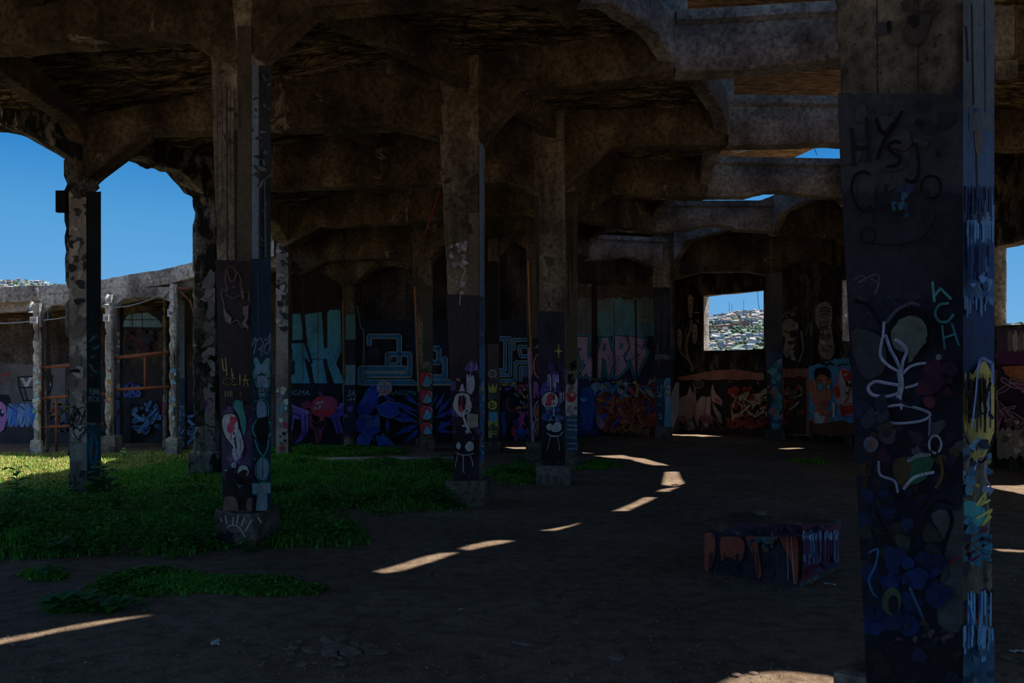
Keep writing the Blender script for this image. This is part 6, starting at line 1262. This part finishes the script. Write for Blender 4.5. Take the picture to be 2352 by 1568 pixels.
def hgrass(x,y,cl,R):
    near=max(0,min(1,(12.5-y)/3.5)); left=1 if x<-1.6 else .5
    b=.07+.06*R.random()+.10*max(0,cl)
    return b*(1+.4*near*left) if x>-7.5 or y<11 else b*.75
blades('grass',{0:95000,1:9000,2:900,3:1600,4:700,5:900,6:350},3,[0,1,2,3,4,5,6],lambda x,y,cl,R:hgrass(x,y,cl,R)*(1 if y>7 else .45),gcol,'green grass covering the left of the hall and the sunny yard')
def hleaf(x,y,cl,R):
    if y>12.3 and x<-6.5: return 0
    near=max(0,min(1,(11.5-y)/3)); return (.04+.36*near*(.25+R.random()*.75)*(.7+cl)+.14*max(0,cl)) if x<-1 or cl>.1 else 0
blades('ground_cover',{0:52000,1:3500,2:350,5:1400,6:400},8,[0,1,2,5,6],lambda x,y,cl,R:hleaf(x,y,cl,R)*(1 if y>7 else .3),[g0,g1,g2,g2,(.07,.36,.06),(.12,.42,.05)],'leafy dark green weeds thick around the left columns',wid=.010,kind='weeds',leafy=True)
# single tall weeds
def weed(px,py,h,label,seed,leaves=14,wd=.03,stem=(.09,.16,.05),leaf=(.07,.24,.05),flowers=0,lean=0,narrow=.3,name='weed_plant',lsz=1):
    g=G(px,py); R=random.Random(seed); z=gh(g.x,g.y); root=empty(name,(g.x,g.y,z),label,'plant')
    pts=[(g.x+lean*h*(i/8)**2+R.uniform(-.006,.006),g.y+R.uniform(-.006,.006),z-.02+h*i/8) for i in range(9)]
    v,f=tube_v(pts,[.008*(1-i/11) for i in range(9)],5); st=mesh(v,f); at=st.color_attributes.new('Col','FLOAT_COLOR','CORNER'); at.data.foreach_set('color',[*stem,1]*len(st.loops)); part('stem',st,M['leaf'],root)
    V=[];Fc=[]
    for i in range(leaves):
        t=.1+.88*i/leaves; p=Vector(pts[int(t*8)])+(Vector(pts[min(8,int(t*8)+1)])-Vector(pts[int(t*8)]))*((t*8)%1); a=i*2.4+R.uniform(-.3,.3); Ls=(wd*3.4*(1.15-t*.8)+.03)*lsz*R.uniform(.8,1.2); up=.45+R.uniform(-.2,.3)
        d=Vector((math.cos(a),math.sin(a),0)); s=Vector((-d.y,d.x,0))*Ls*narrow; b=len(V)
        V+=[p,p+d*Ls*.35+s+Vector((0,0,Ls*up*.5)),p+d*Ls*.75+s*.7+Vector((0,0,Ls*up*.5)),p+d*Ls+Vector((0,0,Ls*up*.2)),p+d*Ls*.75-s*.7+Vector((0,0,Ls*up*.5)),p+d*Ls*.35-s+Vector((0,0,Ls*up*.5)),p+d*Ls*.5+Vector((0,0,Ls*up*.42))]
        Fc+=[(b,b+1,b+6),(b+1,b+2,b+6),(b+2,b+3,b+6),(b+3,b+4,b+6),(b+4,b+5,b+6),(b+5,b,b+6)]
    me=bpy.data.meshes.new('leaves'); me.from_pydata([tuple(q) for q in V],[],Fc); at=me.color_attributes.new('Col','FLOAT_COLOR','CORNER'); at.data.foreach_set('color',[*leaf,1]*len(me.loops)); part('leaves',me,M['leaf'],root)
    for i in range(flowers):
        p=Vector(pts[8])+Vector((R.uniform(-.12,.12),R.uniform(-.08,.08),R.uniform(-.14,.03))); v,f=tube_v([p,p+Vector((0,0,.018))],.012,6)
        me=mesh(v,f); at=me.color_attributes.new('Col','FLOAT_COLOR','CORNER'); at.data.foreach_set('color',[.5,.42,.05,1]*len(me.loops)); part('flower',me,M['leaf'],root)
weed(38,1215,.8,'tall dark weed standing up at the far left edge of the grass',1,22,narrow=.26,lsz=1.7)
weed(100,1190,.55,'thin branching seed-headed weed left of the weathered column',2,10,.02,flowers=10,lean=.1,narrow=.12)
weed(118,1180,.5,'thin branching weed leaning right beside the weathered column',3,10,.02,flowers=8,lean=.25,narrow=.12)
weed(236,1150,.62,'big-leaved weed just right of the weathered column foot',4,18,.085,narrow=.42,lsz=1.2)
weed(250,1152,.4,'second big-leaved weed right of the weathered column foot',5,14,.06,narrow=.4)
weed(286,1062,.38,'single upright weed at the yard side left of the mossy column',6,10,.03)
weed(350,1070,.3,'bright weed clump in the yard left of the mossy column',7,14,.04)
weed(890,1080,.34,'broad leaved plant by the pale slab',8,12,.07,narrow=.35)
weed(952,1082,.26,'small broad-leaved plant right of the slab plant',9,10,.06,narrow=.35)
weed(988,1082,.25,'broad-leaved plant left of the tallest one by the wide-block column',10,10,.06,narrow=.35)
weed(1012,1084,.42,'tallest broad-leaved plant beside the wide-block column',11,16,.08,narrow=.38)
weed(1190,1070,.25,'tuft of weeds left of the star column block',12,14,.05)
weed(165,1250,.3,'grass-like tuft at the lower left of the weeds',13,14,.06,narrow=.1)
weed(505,1180,.5,'long-bladed tuft hugging the left side of the big column',14,12,.09,narrow=.1)
weed(140,1275,.22,'leafy clump at the near left edge of the weeds',15,14,.05,narrow=.4)
weed(460,1262,.24,'leafy clump left of the eye-painted block',16,14,.05,narrow=.4)
weed(400,1258,.22,'second leafy clump farther left of the eye-painted block',17,14,.05,narrow=.4)
weed(1030,1162,.32,'leafy clump at the left corner of the wide block',18,16,.06,narrow=.4)
weed(150,1395,.13,'low broad-leaved weed alone on the dirt at lower left',19,14,.05,narrow=.5)
weed(200,1392,.12,'low weed right of the lone broad-leaved one',20,12,.05,narrow=.5)
weed(272,1398,.1,'small weed at the right end of the lower left patch',21,10,.045,narrow=.5)
weed(110,1320,.12,'small weed above the lower left patch',22,10,.04,narrow=.3)
weed(610,1100,.3,'weed between the big column and the slim pale column',23,14,.05)
weed(690,1062,.22,'weed at the foot of the slim pale column',24,14,.04)
weed(560,1268,.14,'low weed in front of the eye-painted block',25,12,.04,narrow=.35)
# ================================================================== DISTANT HILLSIDE
def sky_y(px):
    pts=[(-600,660),(0,643),(90,648),(240,668),(500,700),(1500,735),(1616,728),(1680,722),(1700,716),(1755,716),(1900,728),(1960,733),(2312,744),(2400,742),(2900,745)]
    for a,b in zip(pts,pts[1:]):
        if a[0]<=px<=b[0]: return a[1]+(b[1]-a[1])*(px-a[0])/(b[0]-a[0])
    return 745
def hillpt(px,t):
    """t 0 = foot, 1 = ridge"""
    D=700+t*650; zr=ZY(sky_y(px),1350)
    z=-25+(zr+25)*(t**.85)
    x=(px-CX)/F*D; z+=noise.noise(Vector((x*.008,D*.008,0)))*14*math.sin(PI*min(1,t))
    return Vector((x,D,z))
V=[];Fc=[]; PXS=list(range(-600,2901,50)); NT=22
for px in PXS:
    for j in range(NT+1): V.append(tuple(hillpt(px,j/NT)))
for i in range(len(PXS)-1):
    for j in range(NT): a=i*(NT+1)+j; Fc.append((a,a+NT+1,a+NT+2,a+1))
def hillm(nt,b):
    a=noi(nt,.012,6,.6); c=noi(nt,.05,6,.7)
    r1=ramp(nt,a,[(.42,(.09,.13,.11)),(.5,(.12,.17,.12)),(.56,(.20,.20,.19)),(.62,(.28,.24,.21))]).outputs[0]
    r2=ramp(nt,c,[(.35,(.6,.65,.7)),(.6,(1.2,1.2,1.2))]).outputs[0]
    nt.links.new(mix(nt,.9,r1,r2,'MULTIPLY'),b.inputs['Base Color'])
me=bpy.data.meshes.new('h'); me.from_pydata(V,[],Fc); me.polygons.foreach_set('use_smooth',[True]*len(Fc))
tag(obj('hillside',me,mat('hillside_scrub',hillm)),'distant green and brown hillside covered with the town','hill')
def house_me(w,d,h,roof,seed):
    r=h*.35 if roof else 0
    v=[(-w,-d,-6),(w,-d,-6),(w,d,-6),(-w,d,-6),(-w,-d,h),(w,-d,h),(w,d,h),(-w,d,h)]
    f=[(0,1,5,4),(1,2,6,5),(2,3,7,6),(3,0,4,7)]
    if roof: 
        e=1.12; b=len(v); v+=[(-w*e,-d*e,h),(w*e,-d*e,h),(w*e,d*e,h),(-w*e,d*e,h),(-w*e,0,h+r),(w*e,0,h+r)]; f+=[(b,b+1,b+5,b+4),(b+2,b+3,b+4,b+5),(b+1,b+2,b+5),(b+3,b,b+4),(b,b+3,b+2,b+1)]; nr=5
    else: f.append((4,5,6,7)); nr=1
    wn=0
    for k in range(2):
        x=-w*.5+k*w; y=-d-.05; z=h*.45; b=len(v); v+=[(x-.6,y,z),(x+.6,y,z),(x+.6,y,z+1.1),(x-.6,y,z+1.1)]; f.append((b,b+1,b+2,b+3)); wn+=1
    me=bpy.data.meshes.new('house'); me.from_pydata(v,[],f)
    mi=[0]*4+[1]*nr+[2]*wn; me.polygons.foreach_set('material_index',mi) if False else None
    return me,mi
def flat(n,c): 
    m=bpy.data.materials.new(n); m.use_nodes=True; b=m.node_tree.nodes['Principled BSDF']; b.inputs['Roughness'].default_value=.8
    t=noi(m.node_tree,.4,3,.6); r=ramp(m.node_tree,t,[(.3,tuple(x*.8 for x in c)),(.7,c)]); m.node_tree.links.new(r.outputs[0],b.inputs['Base Color']); return m
WM=[('white',flat('white_house_wall',(.62,.62,.64))),('cream',flat('cream_house_wall',(.52,.46,.38))),('blue',flat('blue_house_wall',(.28,.42,.58))),('pink',flat('pink_house_wall',(.55,.30,.28))),('grey',flat('grey_house_wall',(.32,.33,.36))),('yellow',flat('yellow_house_wall',(.55,.45,.22)))]
RF=[('red',flat('red_tin_roof',(.45,.13,.10))),('grey',flat('grey_tin_roof',(.36,.38,.42))),('white',flat('white_tin_roof',(.66,.67,.70))),('brown',flat('brown_tin_roof',(.25,.17,.14)))]
glass=flat('dark_window',(.05,.06,.08))
HM=[]
R=random.Random(2)
for i in range(18):
    w,d,h=R.uniform(2.2,4.6),R.uniform(2.2,3.4),R.uniform(2.4,4.2); ro=R.random()<.75
    me,mi=house_me(w,d,h,ro,i); wc=WM[R.choice([0,0,0,1,1,2,3,4,4,5])]; rc=RF[R.choice([0,1,1,2,2,3])]
    for m_ in (wc[1],rc[1],glass): me.materials.append(m_)
    me.polygons.foreach_set('material_index',mi); HM.append((me,wc[0],rc[0],ro))
WIN=[(1560,1800,'square window',.13,1.0,200),(1915,1985,'narrow window',.2,1.0,26),(2290,2400,'right edge window',.55,1.0,22),(-40,160,'gap above the low wing',.55,1.0,46)]
cnt=0
for a,b,wn,t0,t1,n in WIN:
    k=0
    for i in range(n*3):
        if k>=n: break
        px=R.uniform(a,b); t=t0+(t1-t0)*R.random()**.8
        yy=HY-(hillpt(px,t).z-CH)*F/hillpt(px,t).y
        if wn=='square window' and ((742<yy<765 and R.random()<.95) or (772<yy and px>1700 and R.random()<.35)): continue
        me,wc,rc,ro=R.choice(HM); o=bpy.data.objects.new('house',me); COL.objects.link(o); p=hillpt(px,t); o.location=p+Vector((0,0,.5)); o.rotation_euler.z=R.uniform(-.7,.7)
        side={'square window':'on the hill beyond the square window','narrow window':'on the hill beyond the narrow window','right edge window':'on the hill at the right edge','gap above the low wing':'on the hill above the low wing'}[wn]
        lab=f'small {wc} house with {rc} {"pitched" if ro else "flat"} roof {side}'
        tag(o,lab,'house',f'{wc} houses with {rc} {"pitched" if ro else "flat"} roofs {side}'); k+=1; cnt+=1
# the remaining, farther and smaller houses of the slope
VV=[];FF=[];MI=[]; MATS=[x[1] for x in WM]+[x[1] for x in RF]+[glass]
for a,b,wn,t0,t1,n in WIN:
    for i in range(n*5):
        px=R.uniform(a-20,b+20); t=t0+(t1-t0)*R.random()**.75; q=hillpt(px,t); yy=HY-(q.z-CH)*F/q.y
        if wn=='square window' and ((742<yy<766 and R.random()<.9) or (775<yy and px>1705 and R.random()<.5)): continue
        me,wc,rc,ro=R.choice(HM); an=R.uniform(-.7,.7); c_,s_=math.cos(an),math.sin(an); b0=len(VV); sc=R.uniform(.6,1.05)
        names=[x[0] for x in WM]; rn=[x[0] for x in RF]; mm={0:names.index(R.choice(names)) if R.random()<.4 else names.index(wc),1:6+rn.index(rc),2:10}
        for v_ in me.vertices: VV.append((q.x+(v_.co.x*c_-v_.co.y*s_)*sc,q.y+(v_.co.x*s_+v_.co.y*c_)*sc,q.z+v_.co.z*sc))
        for p_ in me.polygons: FF.append(tuple(b0+k for k in p_.vertices)); MI.append(mm[p_.material_index])
me=bpy.data.meshes.new('town'); me.from_pydata(VV,[],FF)
for m_ in MATS: me.materials.append(m_)
me.polygons.foreach_set('material_index',MI); tag(obj('town_houses',me),'crowded small houses filling the distant hillside','houses',kind='stuff')
# long terraces of flats
for i,(px,py,w,h,lab) in enumerate(((1635,755,24,9,'long reddish block of flats left in the square window'),(1668,757,26,10,'long reddish block of flats in the middle of the square window'),(1690,751,22,11,'reddish block of flats behind the middle one in the square window'),(1711,754,13,17,'tallest brown block of flats in the square window'),(1725,742,26,9,'grey-brown terrace of flats high in the right of the square window'),(1660,743,30,8,'grey terrace of flats above the reddish ones'),(1626,741,18,6,'pale terrace at the left side of the square window'))):
    t=.62
    for _ in range(40):
        q=hillpt(px,t); y=HY-(q.z-CH)*F/q.y
        t+=.01 if y>py+2 else (-.01 if y<py-1 else 0)
    q=hillpt(px,t); root=empty('apartment_block',tuple(q),lab,'building')
    W=w/F*q.y*.5*1.1; H=h/F*q.y
    part('walls',box_me((-W,-5,-6),(W,5,H*.75),0,q,bev=0),[flat('brown_flats_wall',(.34,.20,.16)),flat('grey_flats_wall',(.30,.28,.30))][i>3 and 1 or 0],root)
    part('roof',box_me((-W-.8,-6,H*.75),(W+.8,6,H*.75+1.2),0,q,bev=0),RF[0][1] if i<4 else RF[1][1],root)
    wl=[]; nw=max(3,int(W/4))
    for r_ in range(2):
        for c_ in range(nw): x=q.x-W+(c_+.5)*2*W/nw; z=q.z+H*.12+r_*H*.3; wl.append(([(x-1,q.y-5.1,z),(x+1,q.y-5.1,z),(x+1,q.y-5.1,z+1.6),(x-1,q.y-5.1,z+1.6)],[(0,1,2,3)]))
    part('windows',join_me(wl),glass,root)
# masts on the ridge
for px,h in ((1675,26),(1681,20),(1708,24)):
    q=hillpt(px,.99); tag(obj('radio_mast',join_me([tube_v([q,q+Vector((0,0,h))],[.45,.2],4)]+[tube_v([q+Vector((-1.2,0,h*.7+k*2)),q+Vector((1.2,0,h*.7+k*2))],.15,4) for k in range(3)]),M['black']),{1675:'leftmost radio mast on the far ridge',1681:'short radio mast beside the leftmost one on the ridge',1708:'radio mast farthest right on the ridge'}[px],'mast')
# trees on the slope
V=[];Fc=[];Cc=[]
R=random.Random(14)
for i in range(2600):
    a,b=R.choice([(1540,1820),(1540,1820),(1900,2000),(2280,2420),(-60,200)]); px=R.uniform(a,b); t=R.uniform(.1,1)
    p=hillpt(px,t); s=R.uniform(1.5,3.6); yy=HY-(p.z-CH)*F/p.y
    if a==1540 and not(745<yy<772) and R.random()<.6: continue
    b0=len(V); n=7
    for j,(zr,rr) in enumerate(((-.2,.6),(.4,1),(1.0,.75))):
        for k in range(n): th=2*PI*k/n+j; q=rr*s*R.uniform(.75,1.2); V.append((p.x+q*math.cos(th),p.y+q*math.sin(th),p.z+zr*s))
    V.append((p.x,p.y,p.z+1.5*s))
    for j in range(2):
        for k in range(n): Fc.append((b0+j*n+k,b0+j*n+(k+1)%n,b0+(j+1)*n+(k+1)%n,b0+(j+1)*n+k))
    for k in range(n): Fc.append((b0+2*n+k,b0+2*n+(k+1)%n,b0+3*n))
me=bpy.data.meshes.new('trees'); me.from_pydata(V,[],Fc); at=me.color_attributes.new('Col','FLOAT_COLOR','CORNER')
col=[]
for p in me.polygons: 
    c=[(.07,.13,.09),(.10,.17,.09),(.05,.10,.08)][(p.vertices[0]//22)%3]; col+= [*c,1]*len(p.vertices)
at.data.foreach_set('color',col); tag(obj('hillside_trees',me,M['leaf']),'dark green trees and scrub scattered over the distant hillside','trees',kind='stuff')
# thin air between the town and the hall
def haze(nt,b): pass
hz=bpy.data.materials.new('sea_haze'); hz.use_nodes=True; nt=hz.node_tree; nt.nodes.clear(); ou=nt.nodes.new('ShaderNodeOutputMaterial'); vsn=nt.nodes.new('ShaderNodeVolumeScatter'); vsn.inputs['Density'].default_value=.00032; vsn.inputs['Color'].default_value=(.72,.84,1,1); nt.links.new(vsn.outputs[0],ou.inputs['Volume'])
